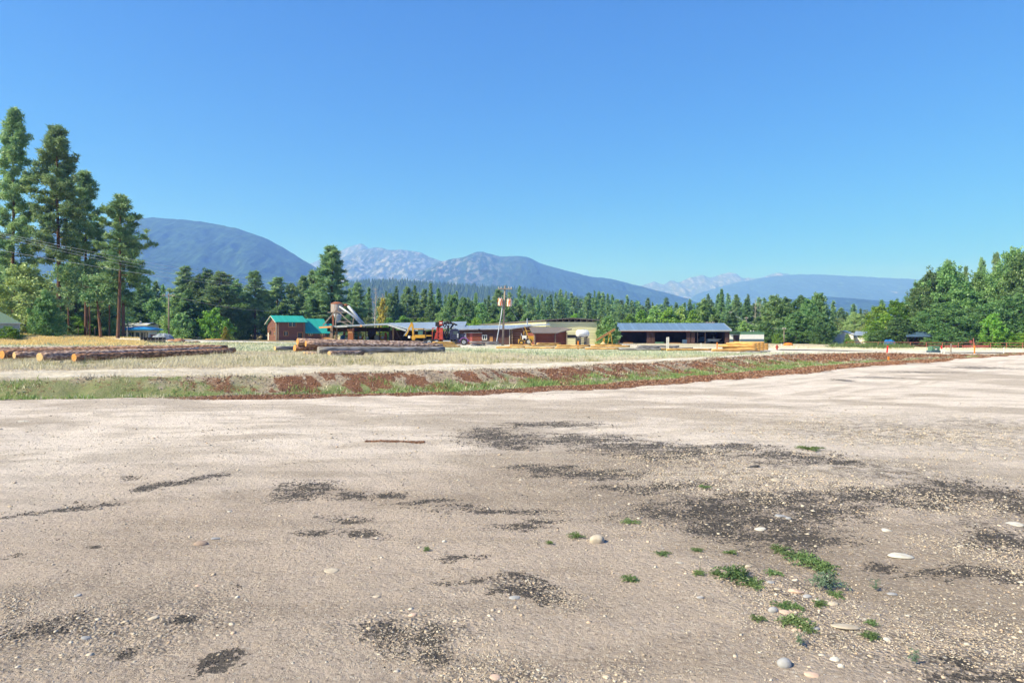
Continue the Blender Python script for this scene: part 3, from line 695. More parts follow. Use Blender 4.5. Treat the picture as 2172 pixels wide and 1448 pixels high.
def tree(key, px, top, hw, d, label=None, var=None, group=None, rz=None, base=None):
    x = gx(px, d); zg = gz(x, d) - .1
    H = CH - (top - HZ) * d / F - zg
    L = PROTO[key]
    if var is None: var = _cnt.get(key, 0); _cnt[key] = var + 1
    kind, cm, tm, top0, rr = L[var % len(L)]
    o = thing(kind, label or "", kind.replace('_', ' ').replace('ponderosa pine', 'pine tree').replace('cottonwood tree', 'tree').replace('leafy tree', 'tree').replace('fir tree', 'fir tree'), (x, d, zg), rz if rz is not None else random.random() * 6.28, group)
    wsc = hw * d / F / rr if hw else H / top0
    o.scale = (wsc, wsc, H / top0)
    link('trunk', tm, o)
    if cm is not None: link('crown', cm, o)
    TREES.append((o, kind, px, top, d, hw, label is None, key)); return o

# big pines and neighbours, left
tree('pondbig', 28, 222, 46, 105, "tallest ponderosa pine, cut by the left edge of the photo", 0)
tree('pondbig', 124, 260, 45, 104, "tall straight ponderosa pine with long bare dark trunk, second tallest", 1, rz=.8)
tree('pondbig', 182, 358, 42, 114, "ponderosa pine close behind the second tallest, leaning shoulder of dense foliage", 2)
tree('pondopen', 250, 408, 56, 98, "open-crowned ponderosa pine with slightly leaning dark trunk left of storefront", 0, rz=.4)
tree('pond', 262, 480, 40, 112, "smaller ponderosa pine whose trunk stands right of the leaning one", 3)
tree('pond', 72, 570, 30, 122, None, 2); tree('pond', 5, 540, 46, 120, None, 2); tree('pond', 160, 540, 32, 125, None, 0)
tree('pond', 100, 590, 36, 118, None, 1); tree('pond', 212, 560, 30, 122, None, 2); tree('pond', 182, 590, 34, 130, None, 1)
tree('pond', 222, 600, 40, 135, None, 0); tree('fir', 150, 590, 40, 140, None, 0); tree('fir', 240, 610, 34, 150, None); tree('pond', 195, 620, 36, 140, None, 3)
tree('olive', 50, 556, 66, 84, "broad pale green leafy tree beside the small white building", 0)
tree('olive', -40, 590, 60, 88, None, 1)
tree('ivy', 100, 612, 34, 80, "dark green leafy thicket left of the straight pine's trunk")
tree('shrub', 18, 690, 26, 72, "light green bush in front of the small white building", 0)
for _px, _tp, _hw, _d in [(165, 668, 26, 118), (200, 676, 24, 120), (228, 672, 22, 122), (128, 660, 26, 112), (70, 640, 30, 100)]: tree('leafy' if _px % 2 else 'cotton', _px, _tp, _hw, _d, None, 0, rz=_px * .1)
tree('shrub', 140, 690, 24, 100, "low leafy bush behind the pine trunk", 1)
for px, top, hw, d, k in [(330, 592, 20, 240, 'firfar'), (346, 600, 18, 250, 'firfar'), (315, 586, 22, 220, 'fir'), (300, 600, 30, 190, 'pond'), (285, 640, 34, 175, 'cotton'), (325, 632, 30, 185, 'cotton'), (350, 640, 26, 190, 'cotton'), (270, 620, 30, 200, 'pond'), (246, 640, 30, 190, 'fir'), (215, 650, 34, 180, 'cotton'), (180, 660, 34, 170, 'olive'), (150, 665, 30, 160, 'cotton'),
                          (392, 560, 32, 195, 'pond'), (418, 580, 34, 190, 'cotton'), (440, 565, 36, 200, 'cotton'), (468, 572, 40, 182, 'pond'), (400, 612, 36, 170, 'fir'), (375, 620, 34, 172, 'cotton'), (430, 635, 34, 172, 'fir'), (500, 590, 30, 215, 'cotton'), (455, 650, 30, 168, 'shrub'), (385, 660, 30, 165, 'shrub'),
                          (520, 640, 26, 190, 'cotton'), (541, 570, 32, 188, 'pond'), (560, 610, 26, 200, 'pond'), (588, 584, 34, 205, 'pond'), (500, 650, 24, 185, 'cotton'), (618, 597, 22, 215, 'pond'), (643, 581, 24, 210, 'pond'), (600, 640, 30, 200, 'cotton'), (630, 640, 28, 205, 'fir'), (665, 568, 26, 215, 'pond'), (665, 630, 30, 200, 'fir'), (570, 650, 26, 195, 'cotton')]:
    tree(k, px, top, hw, d)
tree('pondcone', 704, 517, 45, 205, "large full ponderosa pine towering behind the steel cyclone", 0, rz=2.0)
tree('pond', 690, 640, 34, 200); tree('pond', 730, 640, 30, 200)
tree('autumn', 478, 692, 7, 158, "small yellow-green sapling at the edge of the trees")
tree('snag', 796, 606, 16, 200, "grey bare dead tree above the open pole sheds, tallest snag", 0); tree('snag', 812, 622, 18, 203, "second grey bare dead tree beside the tallest snag", 1)
tree('autumn', 812, 630, 12, 196, "thin tree with yellowing leaves next to the grey snags"); tree('olive', 780, 668, 14, 190, "small yellowish bushy tree left of the grey snags")
for px, top, hw, d, k in [(758, 596, 26, 230, 'pond'), (742, 610, 20, 240, 'fir'), (782, 606, 14, 250, 'fir'), (760, 650, 26, 205, 'cotton'), (828, 620, 22, 240, 'cotton'), (840, 604, 16, 240, 'fir'), (862, 604, 14, 245, 'pond'), (880, 603, 13, 245, 'fir'), (852, 640, 26, 215, 'cotton'), (878, 645, 24, 215, 'cotton'), (858, 668, 26, 195, 'leafy'), (826, 672, 22, 195, 'leafy'), (895, 672, 20, 192, 'leafy'),
                          (900, 610, 16, 245, 'pond'), (914, 598, 15, 240, 'fir'), (930, 608, 15, 250, 'fir'), (918, 640, 26, 215, 'cotton'), (942, 650, 22, 210, 'cotton'), (960, 622, 24, 225, 'cotton'), (954, 618, 12, 255, 'fir'), (968, 616, 12, 255, 'fir'), (985, 630, 24, 220, 'cotton'), (975, 668, 22, 195, 'leafy'), (1000, 635, 24, 225, 'cotton'), (1008, 620, 11, 265, 'fir'), (1020, 640, 24, 220, 'cotton'), (1045, 645, 26, 220, 'cotton'),
                          (1036, 624, 12, 270, 'fir'), (1058, 610, 18, 260, 'pond'), (1075, 640, 26, 215, 'cotton'), (1100, 645, 26, 220, 'cotton'), (1010, 672, 24, 190, 'leafy'), (1045, 676, 24, 190, 'leafy'), (1120, 660, 22, 210, 'cotton'), (1130, 650, 20, 225, 'fir'),
                          (1218, 662, 16, 190, 'leafy'), (1238, 676, 14, 185, 'leafy'), (1280, 668, 18, 190, 'olive'), (1160, 672, 16, 200, 'cotton'), (1188, 672, 18, 200, 'fir'), (1150, 655, 18, 225, 'fir')]:
    tree(k, px, top, hw, d)
# forest belt
sky_t = [(1060, 616), (1085, 612), (1110, 611), (1140, 614), (1165, 611), (1190, 610), (1215, 614), (1240, 618), (1260, 616), (1290, 622), (1310, 628), (1350, 626), (1390, 634), (1420, 632), (1450, 640), (1470, 632), (1500, 620), (1530, 626), (1560, 624), (1585, 628), (1610, 632), (1650, 640)]
random.seed(3)
px = 1070
while px < 1640:
    t = np.interp(px, [q[0] for q in sky_t], [q[1] for q in sky_t])
    tree('firfar' if random.random() < .6 else 'pinefar', px, t + random.choice([-7, -3, 0, 4, 8, 14]) + random.uniform(-3, 5), random.uniform(8, 14), random.uniform(390, 430)); px += random.uniform(8, 12)
px = 1066
while px < 1660:
    t = np.interp(px, [q[0] for q in sky_t], [q[1] for q in sky_t])
    tree('pinefar' if random.random() < .6 else 'firfar', px, t + random.uniform(9, 26), random.uniform(11, 15), random.uniform(320, 360)); px += random.uniform(11, 16)
px = 1090
while px < 1640:
    t = np.interp(px, [q[0] for q in sky_t], [q[1] for q in sky_t])
    tree('firfar', px, t + random.uniform(34, 46), random.uniform(12, 17), random.uniform(270, 300)); px += random.uniform(17, 24)
px = 760
while px < 1070:
    tree('firfar', px, random.uniform(612, 634), random.uniform(9, 13), random.uniform(330, 380)); px += random.uniform(12, 20)
for px, top, hw, d, k in [(1335, 665, 22, 205, 'leaffar'), (1360, 655, 22, 210, 'leaffar'), (1390, 648, 24, 215, 'cotfar'), (1420, 650, 24, 212, 'leaffar'), (1445, 645, 24, 214, 'cotfar'), (1470, 655, 20, 208, 'leaffar'), (1495, 634, 30, 222, 'cotfar'), (1530, 610, 15, 235, 'fir'), (1520, 665, 24, 205, 'cotfar'), (1545, 660, 20, 210, 'fir'), (1562, 622, 14, 245, 'pond'),
                          (1583, 632, 20, 230, 'fir'), (1556, 660, 22, 215, 'fir'), (1600, 645, 18, 240, 'fir'), (1610, 670, 20, 215, 'cotton'), (1580, 680, 22, 200, 'cotfar'), (1625, 660, 18, 220, 'cotton'), (1345, 684, 20, 195, 'leaffar'), (1300, 660, 18, 240, 'fir'), (1262, 668, 16, 210, 'fir')]:
    tree(k, px, top, hw, d)
tree('snag', 1602, 632, 10, 225, "pale dead tree left of the big cottonwood by the green-trimmed building", 0); tree('snag', 1612, 640, 9, 226, "shorter pale dead tree close to the big cottonwood", 1)
tree('juniper', 1291, 668, 24, 128, "dense cone-shaped green tree beside the conveyor")
for px, top, hw, d, k in [(q[0], q[1], q[2] * (1.35 if q[0] > 1940 and q[4] == 'cotton' else 1), q[3], 'bigleaf' if q[0] > 1940 and q[4] == 'cotton' else q[4]) for q in [(1642, 622, 34, 185, 'cotton'), (1668, 628, 26, 195, 'cotton'), (1700, 624, 28, 182, 'cotton'), (1735, 617, 34, 180, 'cotton'), (1716, 632, 30, 176, 'cotton'), (1690, 660, 34, 172, 'cotton'), (1735, 660, 36, 170, 'cotton'), (1740, 678, 20, 165, 'cotton'), (1625, 680, 20, 180, 'cotton'), (1660, 690, 20, 175, 'cotton'),
                          (1768, 636, 13, 260, 'firfar'), (1785, 650, 13, 265, 'pinefar'), (1810, 642, 14, 250, 'firfar'), (1796, 660, 14, 270, 'firfar'), (1825, 652, 9, 270, 'firfar'), (1855, 648, 10, 262, 'pinefar'), (1870, 633, 10, 255, 'pinefar'), (1780, 672, 26, 225, 'olive'), (1815, 660, 28, 220, 'olive'), (1840, 656, 26, 222, 'olive'), (1800, 690, 24, 215, 'olive'), (1840, 685, 26, 205, 'olive'),
                          (1865, 645, 28, 175, 'leafy'), (1900, 632, 30, 172, 'leafy'), (1880, 662, 30, 168, 'leafy'), (1858, 680, 20, 165, 'leafy'), (1925, 660, 24, 172, 'leafy'), (1905, 672, 34, 155, 'cotton'), (1862, 700, 22, 158, 'cotton'), (1797, 706, 6, 170, 'cotton'),
                          (1952, 590, 26, 178, 'cotton'), (1975, 562, 34, 170, 'cotton'), (2012, 552, 40, 168, 'cotton'), (2010, 545, 14, 185, 'pond'), (2048, 560, 12, 190, 'pond'), (1958, 630, 30, 176, 'cotton'), (2000, 640, 44, 152, 'cotton'), (2040, 600, 40, 165, 'cotton'), (2080, 570, 38, 168, 'cotton'), (2082, 541, 12, 195, 'pond'), (2114, 530, 16, 190, 'pond'), (2120, 560, 40, 165, 'cotton'),
                          (2150, 520, 34, 160, 'cotton'), (2185, 516, 40, 155, 'cotton'), (2060, 650, 36, 155, 'cotton'), (2110, 630, 40, 154, 'cotton'), (2160, 620, 44, 150, 'cotton'), (2105, 662, 28, 146, 'leafy'), (2130, 700, 30, 145, 'leafy'), (2165, 705, 26, 144, 'leafy'), (2030, 690, 30, 150, 'cotton'), (2080, 700, 24, 148, 'shrub'), (2230, 560, 60, 160, 'cotton'), (2006, 700, 22, 146, 'cotton'), (2060, 712, 20, 147, 'shrub'),
                          (1650, 706, 12, 170, 'shrub'), (1590, 700, 12, 210, 'shrub'), (1800, 716, 10, 168, 'shrub'), (1672, 715, 18, 178, 'shrub')]]:
    tree(k, px, top, hw, d)
# leaning orange trunks left of storefront, as part of their own pines
for px, tp, d, ln, lb, lab in [(214, 590, 99, -.10, BARK_O, "pine with a leaning fire-scarred orange trunk in front of the teal trailer"), (190, 560, 108, 0, BARK_O, "thin pale brown pine trunk by the trailer's left end"), (146, 570, 104, -.03, BARK_O, "slim reddish pine trunk behind the dry grass right of the straight pine"), (232, 560, 112, .0, BARK_O, "slim brown pine trunk between the leaning trunks")]:
    x = gx(px, d); zg = gz(x, d); H = CH - (tp - HZ) * d / F - zg; rs = np.random.default_rng(int(px))
    o = thing('pine_tree', lab, 'pine tree', (x, d, zg - .1)); m, pts = trunk_mb(H, .2 if px == 214 else .11, rs, ln, .02)
    for i in range(7):
        f = .45 + .5 * rs.random(); z = H * f; az = rs.random() * 6.28; p0 = Vector((ln * f * H, 0, z)); m.tube([p0, p0 + Vector((math.cos(az) * 1.5, math.sin(az) * 1.5, .3))], [.04, .015], 4, False)
    m.build('trunk', lb, o, True)
    P = []
    for i in range(26):
        f = .62 + .42 * rs.random(); az = rs.random() * 6.28; rr = 1.9 * rs.random()
        c = np.array([ln * f * H + math.cos(az) * rr, math.sin(az) * rr, H * f]); q = rs.normal(size=(60, 3)) * .38; P.append(c + q)
    P = np.vstack(P); V, Fc = tris_from(P, .3 * (.6 + .7 * rs.random(len(P))), rs, .2, 1.3)
    link('crown', np_mesh('crown', V, Fc, F_PINE, {'tint': rs.random(len(P))}), o)

# automatic labels for the others
KW = {'ponderosa_pine': 'ponderosa pine', 'fir_tree': 'dark fir', 'pine_tree': 'dark pine', 'cottonwood_tree': 'green cottonwood', 'leafy_tree': 'leafy tree', 'shrub': 'leafy shrub', 'small_tree': 'small tree', 'juniper_tree': 'juniper', 'dead_tree': 'dead tree'}
KEYW = {'olive': 'olive-green leafy tree', 'leafy': 'bright green leafy tree', 'leaffar': 'bright green leafy tree', 'cotfar': 'rounded green tree'}
bucket = {}
for (o, kind, px, top, d, hw, auto, key) in TREES:
    if not auto: continue
    tier = 'nearest row' if d < 186 else 'second row' if d < 230 else 'middle row' if d < 310 else 'back row' if d < 375 else 'farthest row'
    sg = next((s_[2] for s_ in SEG if s_[0] <= px < s_[1]), SEG[-1][2])
    bucket.setdefault((KEYW.get(key, KW[kind]), tier, sg), []).append((px, o))
for (kw, tier, sg), L in bucket.items():
    L.sort(key=lambda q: q[0])
    for i, (px, o) in enumerate(L):
        o['label'] = f"{kw} {sg}, {tier}" if len(L) == 1 else f"{kw} {sg}, {tier}, {ORD[i]} from left"
        o['group'] = "trees around and behind the lumber yard"

# distant forest on the low ridge: one uncountable mass
def distant_forest():
    me0 = HILL.data; n = len(me0.vertices); co = np.zeros(n * 3, np.float32); me0.vertices.foreach_get('co', co); co = co.reshape(-1, 3)
    rs = np.random.default_rng(5); idx = rs.integers(0, n, 16000); P = co[idx] + np.stack([rs.normal(size=16000) * 9, rs.normal(size=16000) * 12, np.zeros(16000)], 1)
    P = P[(P[:, 2] > 20) & (P[:, 1] < 2640)]
    m = len(P); H = 13 + 12 * rs.random(m); Rr = H * .2
    k = 5; a_ = np.linspace(0, 2 * np.pi, k, endpoint=False)
    ring = np.stack([np.cos(a_), np.sin(a_), np.zeros(k)], 1)
    V = np.concatenate([P[:, None, :] + ring[None] * Rr[:, None, None] - np.array([0, 0, 3]), (P + np.stack([np.zeros(m), np.zeros(m), H], 1))[:, None, :]], 1)
    Fc = (np.arange(m)[:, None, None] * (k + 1) + np.array([[i, (i + 1) % k, k] for i in range(k)])[None]).reshape(-1, 3)
    me = np_mesh("distant_forest", V.reshape(-1, 3), Fc, foliage("far_conifers", (.02, .05, .025), (.05, .09, .035)), {'tint': np.repeat(rs.random(m), k)})
    tag(link("distant_forest", me), "dark conifer forest covering the low ridge below the rocky mountain", "forest", kind='stuff')
distant_forest()

# ---------------------------------------------------------------- buildings
def window(parent, cx, z0, wd, ht, y=0.0, trim=TRIM, side=None, glass=GLASS, mull=True):
    """window on a wall facing local -Y at plane y (side='x': wall facing -X at x=y, cx along Y)"""
    t = .12
    def bx(m, a0, a1, b0, b1, z_0, z_1):
        if side == 'x': m.box(y + b0, y + b1, a0, a1, z_0, z_1)
        else: m.box(a0, a1, y + b0, y + b1, z_0, z_1)
    f = MB(); x0, x1, z1 = cx - wd / 2, cx + wd / 2, z0 + ht
    bx(f, x0 - t, x0, -.07, .02, z0 - t, z1 + t); bx(f, x1, x1 + t, -.07, .02, z0 - t, z1 + t)
    bx(f, x0, x1, -.07, .02, z0 - t, z0); bx(f, x0, x1, -.07, .02, z1, z1 + t)
    o = f.build('window', trim, parent)
    g = MB(); bx(g, x0, x1, -.02, .01, z0, z1); g.build('pane', glass, o)
    if mull: m = MB(); bx(m, cx - .04, cx + .04, -.045, -.022, z0, z1); m.build('mullion', WHITE, o)
    return o
def anchor(name, label, cat, px, d, rz=0, dz=0, group=None):
    p = gp(px, d); return thing(name, label, cat, (p.x, p.y, p.z + dz), rz, group)

# --- log house
def log_house():
    d = 165.0; th = R(35); o = anchor('log_house', "two-storey brown log house with teal metal roof and honey window trim", 'house', 588, d, th, -.05)
    k = d / F; c = math.cos(th); s = math.sin(th)
    X = lambda px: (px - 588) * k / c
    Yg = lambda px: (588 - px) * k / s
    b = gz(gx(588, d), d) - .05; Z = lambda row: CH - (row - HZ) * k - b
    L = X(637); ze = Z(682); zp = Z(669.5); yp = Yg(569); yl = Yg(546); zl = zp - (zp - ze) * (yl - yp) / yp * 1.02
    zl = max(zl, 2.6)
    m = MB(); m.prism([(0, -.3), (yl, -.3), (yl, zl), (yp, zp), (0, ze)], 'x', 0, L); m.build('wall', SIDING, o)
    # main roof
    r = MB(); ov = .55; sl = (zp - ze) / yp; sl2 = (zp - zl) / (yl - yp); t = .16
    r.slab([(-ov, -ov, ze - ov * sl + t), (L + ov, -ov, ze - ov * sl + t), (L + ov, yp, zp + t), (-ov, yp, zp + t)], .14)
    r.slab([(-ov, yp, zp + t), (L + ov, yp, zp + t), (L + ov, yl + ov, zl - ov * sl2 + t), (-ov, yl + ov, zl - ov * sl2 + t)], .14)
    r.build('roof', TEAL, o)
    br = MB(); 
    br.beam((-ov - .02, -ov, ze - ov * sl - .02), (-ov - .02, yp, zp - .02), .1, .18); br.beam((-ov - .02, yp, zp - .02), (-ov - .02, yl + ov, zl - ov * sl2 - .02), .1, .18); br.build('fascia', DWHITE, o)
    # wing
    x1 = X(677); zew = Z(703); zpw = Z(675.5); ypw = 4.4
    m = MB(); m.prism([(.25, -.3), (8.4, -.3), (8.4, zew), (ypw, zpw - .25), (.25, zew)], 'x', L + .01, x1); m.build('wall', SIDING, o)
    r = MB(); slw = (zpw - zew) / (ypw - .25)
    r.slab([(L + .02, -.45, zew - .7 * slw + t), (x1 + .7, -.45, zew - .7 * slw + t), (x1 + .7, ypw, zpw + t), (L + .02, ypw, zpw + t)], .14)
    r.slab([(L + .02, ypw, zpw + t), (x1 + .7, ypw, zpw + t), (x1 + .7, 9, zew + t), (L + .02, 9, zew + t)], .14)
    r.build('roof', TEAL, o)
    # porch on the far right
    r = MB(); x2 = x1 + 2.6; zt = Z(685)
    r.slab([(x1 + .72, .2, zew + .1), (x2, .2, zew + .1), (x2, 4.2, zt), (x1 + .72, 4.2, zt)], .12); r.build('porch_roof', TEAL, o)
    pm = MB(); pm.beam((x2 - .3, .5, 0), (x2 - .3, .5, zew), .22); pm.beam((x1 + .9, .5, 0), (x1 + .9, .5, zew), .22); pm.build('porch_post', TRIM, o)
    for px in (634.5, 589.8): 
        q = MB(); q.tube([(X(px), -.12, -.1), (X(px), -.12, ze - .1)], .14, 8); q.build('corner_post', POST, o)
    q = MB(); q.tube([(-.14, .3, -.1), (-.14, .3, ze - .2)], .16, 8); q.build('corner_post', POST, o)
    window(o, X(614), Z(692.3), 1.7, 1.0); window(o, X(603), Z(711.3), .95, .95); window(o, X(647), Z(711.5), .9, .95, .25); window(o, X(669), Z(711.5), 1.0, .95, .25)
    for cx in (556, 577): window(o, Yg(cx), Z(711), .75, .8, 0, side='x')
    window(o, Yg(583), Z(688), .5, .7, 0, side='x', mull=False)
    dm = MB(); xd = X(627.5); dm.box(xd - .55, xd + .55, -.06, .02, 0, 2.05); dd = dm.build('door', DARKIN, o)
    fr = MB(); fr.box(xd - .7, xd - .55, -.1, .02, 0, 2.2); fr.box(xd + .55, xd + .7, -.1, .02, 0, 2.2); fr.box(xd - .55, xd + .55, -.1, .02, 2.05, 2.2); fr.build('door_frame', TRIM, dd)
    g = MB(); g.box(xd - .25, xd + .25, -.08, -.062, 1.1, 1.8); g.build('door_pane', GLASS, dd)
    q = MB()
    for yy in (Yg(553.5), Yg(568), Yg(574), Yg(581)): q.tube([(-.45, yy, 3.15), (.05, yy, 3.15)], .11, 6)
    q.build('beam_end', TRIM, o)
    q = MB(); q.box(-.05, .01, Yg(549.5) - .45, Yg(549.5) + .3, .2, 2.0); q.build('utility_panel', WHITE, o)
    q = MB(); 
    for a_ in range(10): q.tube([(-.22, Yg(561) + .5 * math.cos(a_ * .628), 2.1 + .5 * math.sin(a_ * .628)), (-.22, Yg(561) + .5 * math.cos((a_ + 1) * .628), 2.1 + .5 * math.sin((a_ + 1) * .628))], .05, 5)
    for a_ in range(4): q.tube([(-.2, Yg(561) - .5 * math.cos(a_ * .785), 2.1 - .5 * math.sin(a_ * .785)), (-.2, Yg(561) + .5 * math.cos(a_ * .785), 2.1 + .5 * math.sin(a_ * .785))], .03, 5)
    q.build('wall_ornament', BLACKM, o)
    q = MB(); q.tube([(-.3, -.25, ze - .3), (-.3, -.25, .15), (3.8, -.9, .1)], .06, 6); q.build('downspout', DWHITE, o)
log_house()

# generic: gable-sided pieces from world points
def wslab(name, P, th, m, parent):
    base = parent.location; q = MB(); q.slab([Vector(p) - base for p in P], th); return q.build(name, m, parent)
def wpost(name, px, d, row_top, wd, m, parent, lean=0):
    p = gp(px, d); t = W(px + lean, row_top, d); base = parent.location; q = MB()
    q.beam(p - base - Vector((0, 0, .1)), t - base, wd); return q.build(name, m, parent)

# --- open pole shed 1 (beside the cyclone)
def pole_sheds():
    d = 136.0
    o = anchor('pole_shed', "long low open pole shed under the cyclone with orange-edged metal roof", 'shed', 750, d)
    A = [(677, 693), (704, 691), (736, 689.5), (750, 691), (768, 689.5), (822, 686.5)]
    f1 = W(676, 692.5, 134); f2 = W(822, 686.5, 130); bk1 = W(690, 691.5, 146); bk2 = W(826, 685, 146)
    wslab('roof', [f1, f2, bk2, bk1], .22, GREYROOF, o)
    wslab('rake_roof', [f2 + Vector((.02, 0, 0)), W(861, 699, 128), W(866, 698, 146), bk2 + Vector((.02, 0, 0))], .2, GREYROOF, o)
    base = o.location
    for (a_, b, m) in [((677, 694.6), (703, 693), TRIM), ((703.5, 693), (737, 691.5), STEEL), ((750, 692.2), (768, 691), TRIM), ((768.5, 691), (821, 688), STEEL)]:
        q = MB(); q.beam(W(a_[0], a_[1], 133.8) - base, W(b[0], b[1], 131.0) - base, .06, .34); q.build('fascia', m, o)
    q = MB(); q.beam(W(822.5, 688.5, 129.9) - base, W(861, 701, 127.8) - base, .08, .3); q.build('fascia', STEEL, o)
    for px, wd, m in [(703.5, .5, POST), (714.5, .22, DARKIN), (749.5, .3, POST), (776, .16, BLACKM), (804.5, .22, BLACKM), (826.5, .22, BLACKM), (834, .32, POST)]:
        wpost('post', px, 133, 690, wd, m, o)
    q = MB(); q.beam(W(837, 697, 132.6) - base, gp(854, 132.6) + Vector((0, 0, .1)) - base, .25); q.build('brace', DARKIN, o)
    q = MB(); a0 = W(694, 694.5, 141) - base; a1 = W(826, 703, 141) - base; q.box(a0.x, a1.x, a0.y, a0.y + .3, a1.z, a0.z); q.build('roof_shade_band', DARKIN, o)  # dark band added under the roof, its colour stands in for the shade there
    # plank back wall sections and stored goods seen under the roof
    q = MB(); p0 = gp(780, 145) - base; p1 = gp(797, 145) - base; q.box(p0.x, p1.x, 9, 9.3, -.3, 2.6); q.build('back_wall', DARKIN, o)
    q = MB(); p0 = gp(828, 145) - base; p1 = gp(872, 145) - base; q.box(p0.x, p1.x, 9, 9.2, -.3, 2.4); q.build('back_wall', SIDING, o)
    # shed 2
    o2 = anchor('open_shed', "open-fronted shed with wide pale blue metal roof behind the red loader", 'shed', 930, 128)
    base = o2.location
    f1 = W(877, 698.5, 122); f2 = W(986, 691.5, 122); b2 = W(990, 681.5, 136); b1 = W(824, 684.8, 138)
    wslab('roof', [f1, f2, b2, b1], .22, GREYROOF, o2)
    q = MB(); q.beam(W(877, 699.8, 121.9) - base, W(986, 692.8, 121.9) - base, .08, .26); q.build('fascia', STEEL, o2)
    for px, wd in [(878, .25), (899.5, .3), (922, .25), (975, .28), (984, .16)]:
        p = gp(px, 123) - base; q = MB(); q.beam(p - Vector((0, 0, .1)), W(px, 697 - (px - 878) * .055, 123) - base, wd); q.build('post', DARKIN, o2)
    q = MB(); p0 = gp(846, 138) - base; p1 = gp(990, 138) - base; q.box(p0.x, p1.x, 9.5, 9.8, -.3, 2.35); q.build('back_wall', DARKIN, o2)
pole_sheds()
def goods():
    o = anchor('rust_cabinet', "rusty steel machine cabinet standing under the cyclone's roof edge", 'machine', 744, 132)
    q = MB(); q.box(-.5, .5, -.3, .3, 0, 2.3); q.build('cabinet_body', RUST, o); q = MB(); q.box(-.42, .42, -.34, -.3, 1.75, 2.1); q.build('cabinet_panel', TRIM, o); q = MB(); q.box(-.6, .6, -.4, .4, 2.3, 2.55); q.build('cabinet_top', RUST, o)
    for px, wd, h, m, nm, lb, d in [(727, 1.0, 1.3, TARP, 'barrel', "dark blue drum under the pole shed left of the rusty cabinet", 138), (736, 1.1, 1.2, YEL, 'machine', "yellow sawmill machine under the pole shed", 138), (765, 1.0, 1.9, TRIM, 'sawmill_gantry', "upright wooden saw frame under the middle of the pole shed", 138),
                                (779, .6, 1.8, TEALP, 'locker', "teal metal locker beside the dark wall under the pole shed", 136), (800, 1.2, 1.4, DWHITE, 'tank', "pale grey tank under the pole shed between black posts", 139), (812, 1.0, 1.9, YEL, 'saw_carriage', "yellow and white saw carriage between two black posts", 139), (818, .5, 1.9, REDF, 'gas_cylinder', "faded red gas cylinder between two black posts", 138)]:
        o = anchor(nm, lb, nm.replace('_', ' '), px, d); q = MB()
        if nm in ('barrel', 'tank', 'gas_cylinder'):
            q.tube([(0, 0, 0), (0, 0, h * .9), (0, 0, h)], [wd / 2, wd / 2, wd * .3], 12); q.build('shell', m, o, True); q = MB(); q.tube([(0, 0, h), (0, 0, h + .12)], .08, 8); q.build('valve', BLACKM, o)
        else:
            q.box(-wd / 2, wd / 2, -.3, .3, .35, h * .62); q.build('housing', m, o)
            q = MB(); q.beam((-wd / 2, 0, 0), (-wd / 2, 0, h), .1); q.beam((wd / 2, 0, 0), (wd / 2, 0, h), .1); q.beam((-wd / 2, 0, h), (wd / 2, 0, h), .1); q.build('uprights', BLACKM if m is not TRIM else TRIM, o)
            q = MB(); q.tube([(0, -.34, h * .5), (0, -.30, h * .5)], .25, 12); q.build('wheel', STEEL, o)
    o = anchor('lumber_bunk', "orange-brown rack of fresh lumber between log house and pole shed", 'lumber rack', 694, 150); q = MB(); q.box(-.9, .9, -.5, .5, 0, .9); q.build('boards', TRIM, o); q = MB(); q.beam((-.95, -.6, 0), (-.95, -.6, 1.5), .12); q.beam((.95, -.6, 0), (.95, -.6, 1.9), .12); q.build('stanchion', RUST, o)
goods()

# --- cyclone dust collector
def cyclone():
    d = 137.0; k = d / F; o = anchor('dust_cyclone', "galvanised steel cyclone hopper on stilts with two grey duct pipes above the shed roof", 'dust collector', 715, d)
    b = o.location
    P = lambda px, row, dd=d: W(px, row, dd) - b
    q = MB(); q.tube([P(715, 662), P(715, 645)], 13 * k, 20); q.build('hopper', STEELR, o, False)
    q = MB(); q.tube([P(715, 645), P(715, 643.6), P(715, 640.2)], [13.6 * k, 13 * k, 5 * k], 20); q.build('cap', RUST, o)
    q = MB(); q.tube([P(716, 662), P(718, 684)], [10.5 * k, 3.5 * k], 16); q.build('cone', STEEL, o, True)
    for dy in (-1.6, 1.6):
        for (a_, c_, w_) in [((695, 662.3), (736, 662.3), .16), ((714, 657), (685, 690), .22), ((714, 657), (746, 687), .18), ((712, 663), (712, 690), .2), ((719, 680), (741, 690), .16), ((716, 682), (744, 682), .14), ((748, 690), (750, 672), .16)]:
            q = MB(); q.beam(P(a_[0], a_[1], d + dy), P(c_[0], c_[1], d + dy), w_); q.build('leg', POLE, o)
    q = MB(); q.beam(P(707, 690), P(706, 664), .35); q.build('rust_column', RUST, o)
    q = MB(); q.tube([P(727, 648), P(734, 646.5), P(739, 648.5)], 2.4 * k, 10); q.build('elbow', RUST, o, True)
    q = MB(); q.tube([P(738, 649), P(756, 670), P(758, 673), P(774, 690)], [3.2 * k, 3.6 * k, 3.2 * k, 2.6 * k], 12); q.build('duct', STEEL, o, True)
    q = MB(); q.tube([P(720, 650, d - 1), P(751, 671.5, d - 1), P(769, 690, d - 1)], [2.1 * k, 2.3 * k, 2.1 * k], 12); q.build('duct', STEEL, o, True)
cyclone()

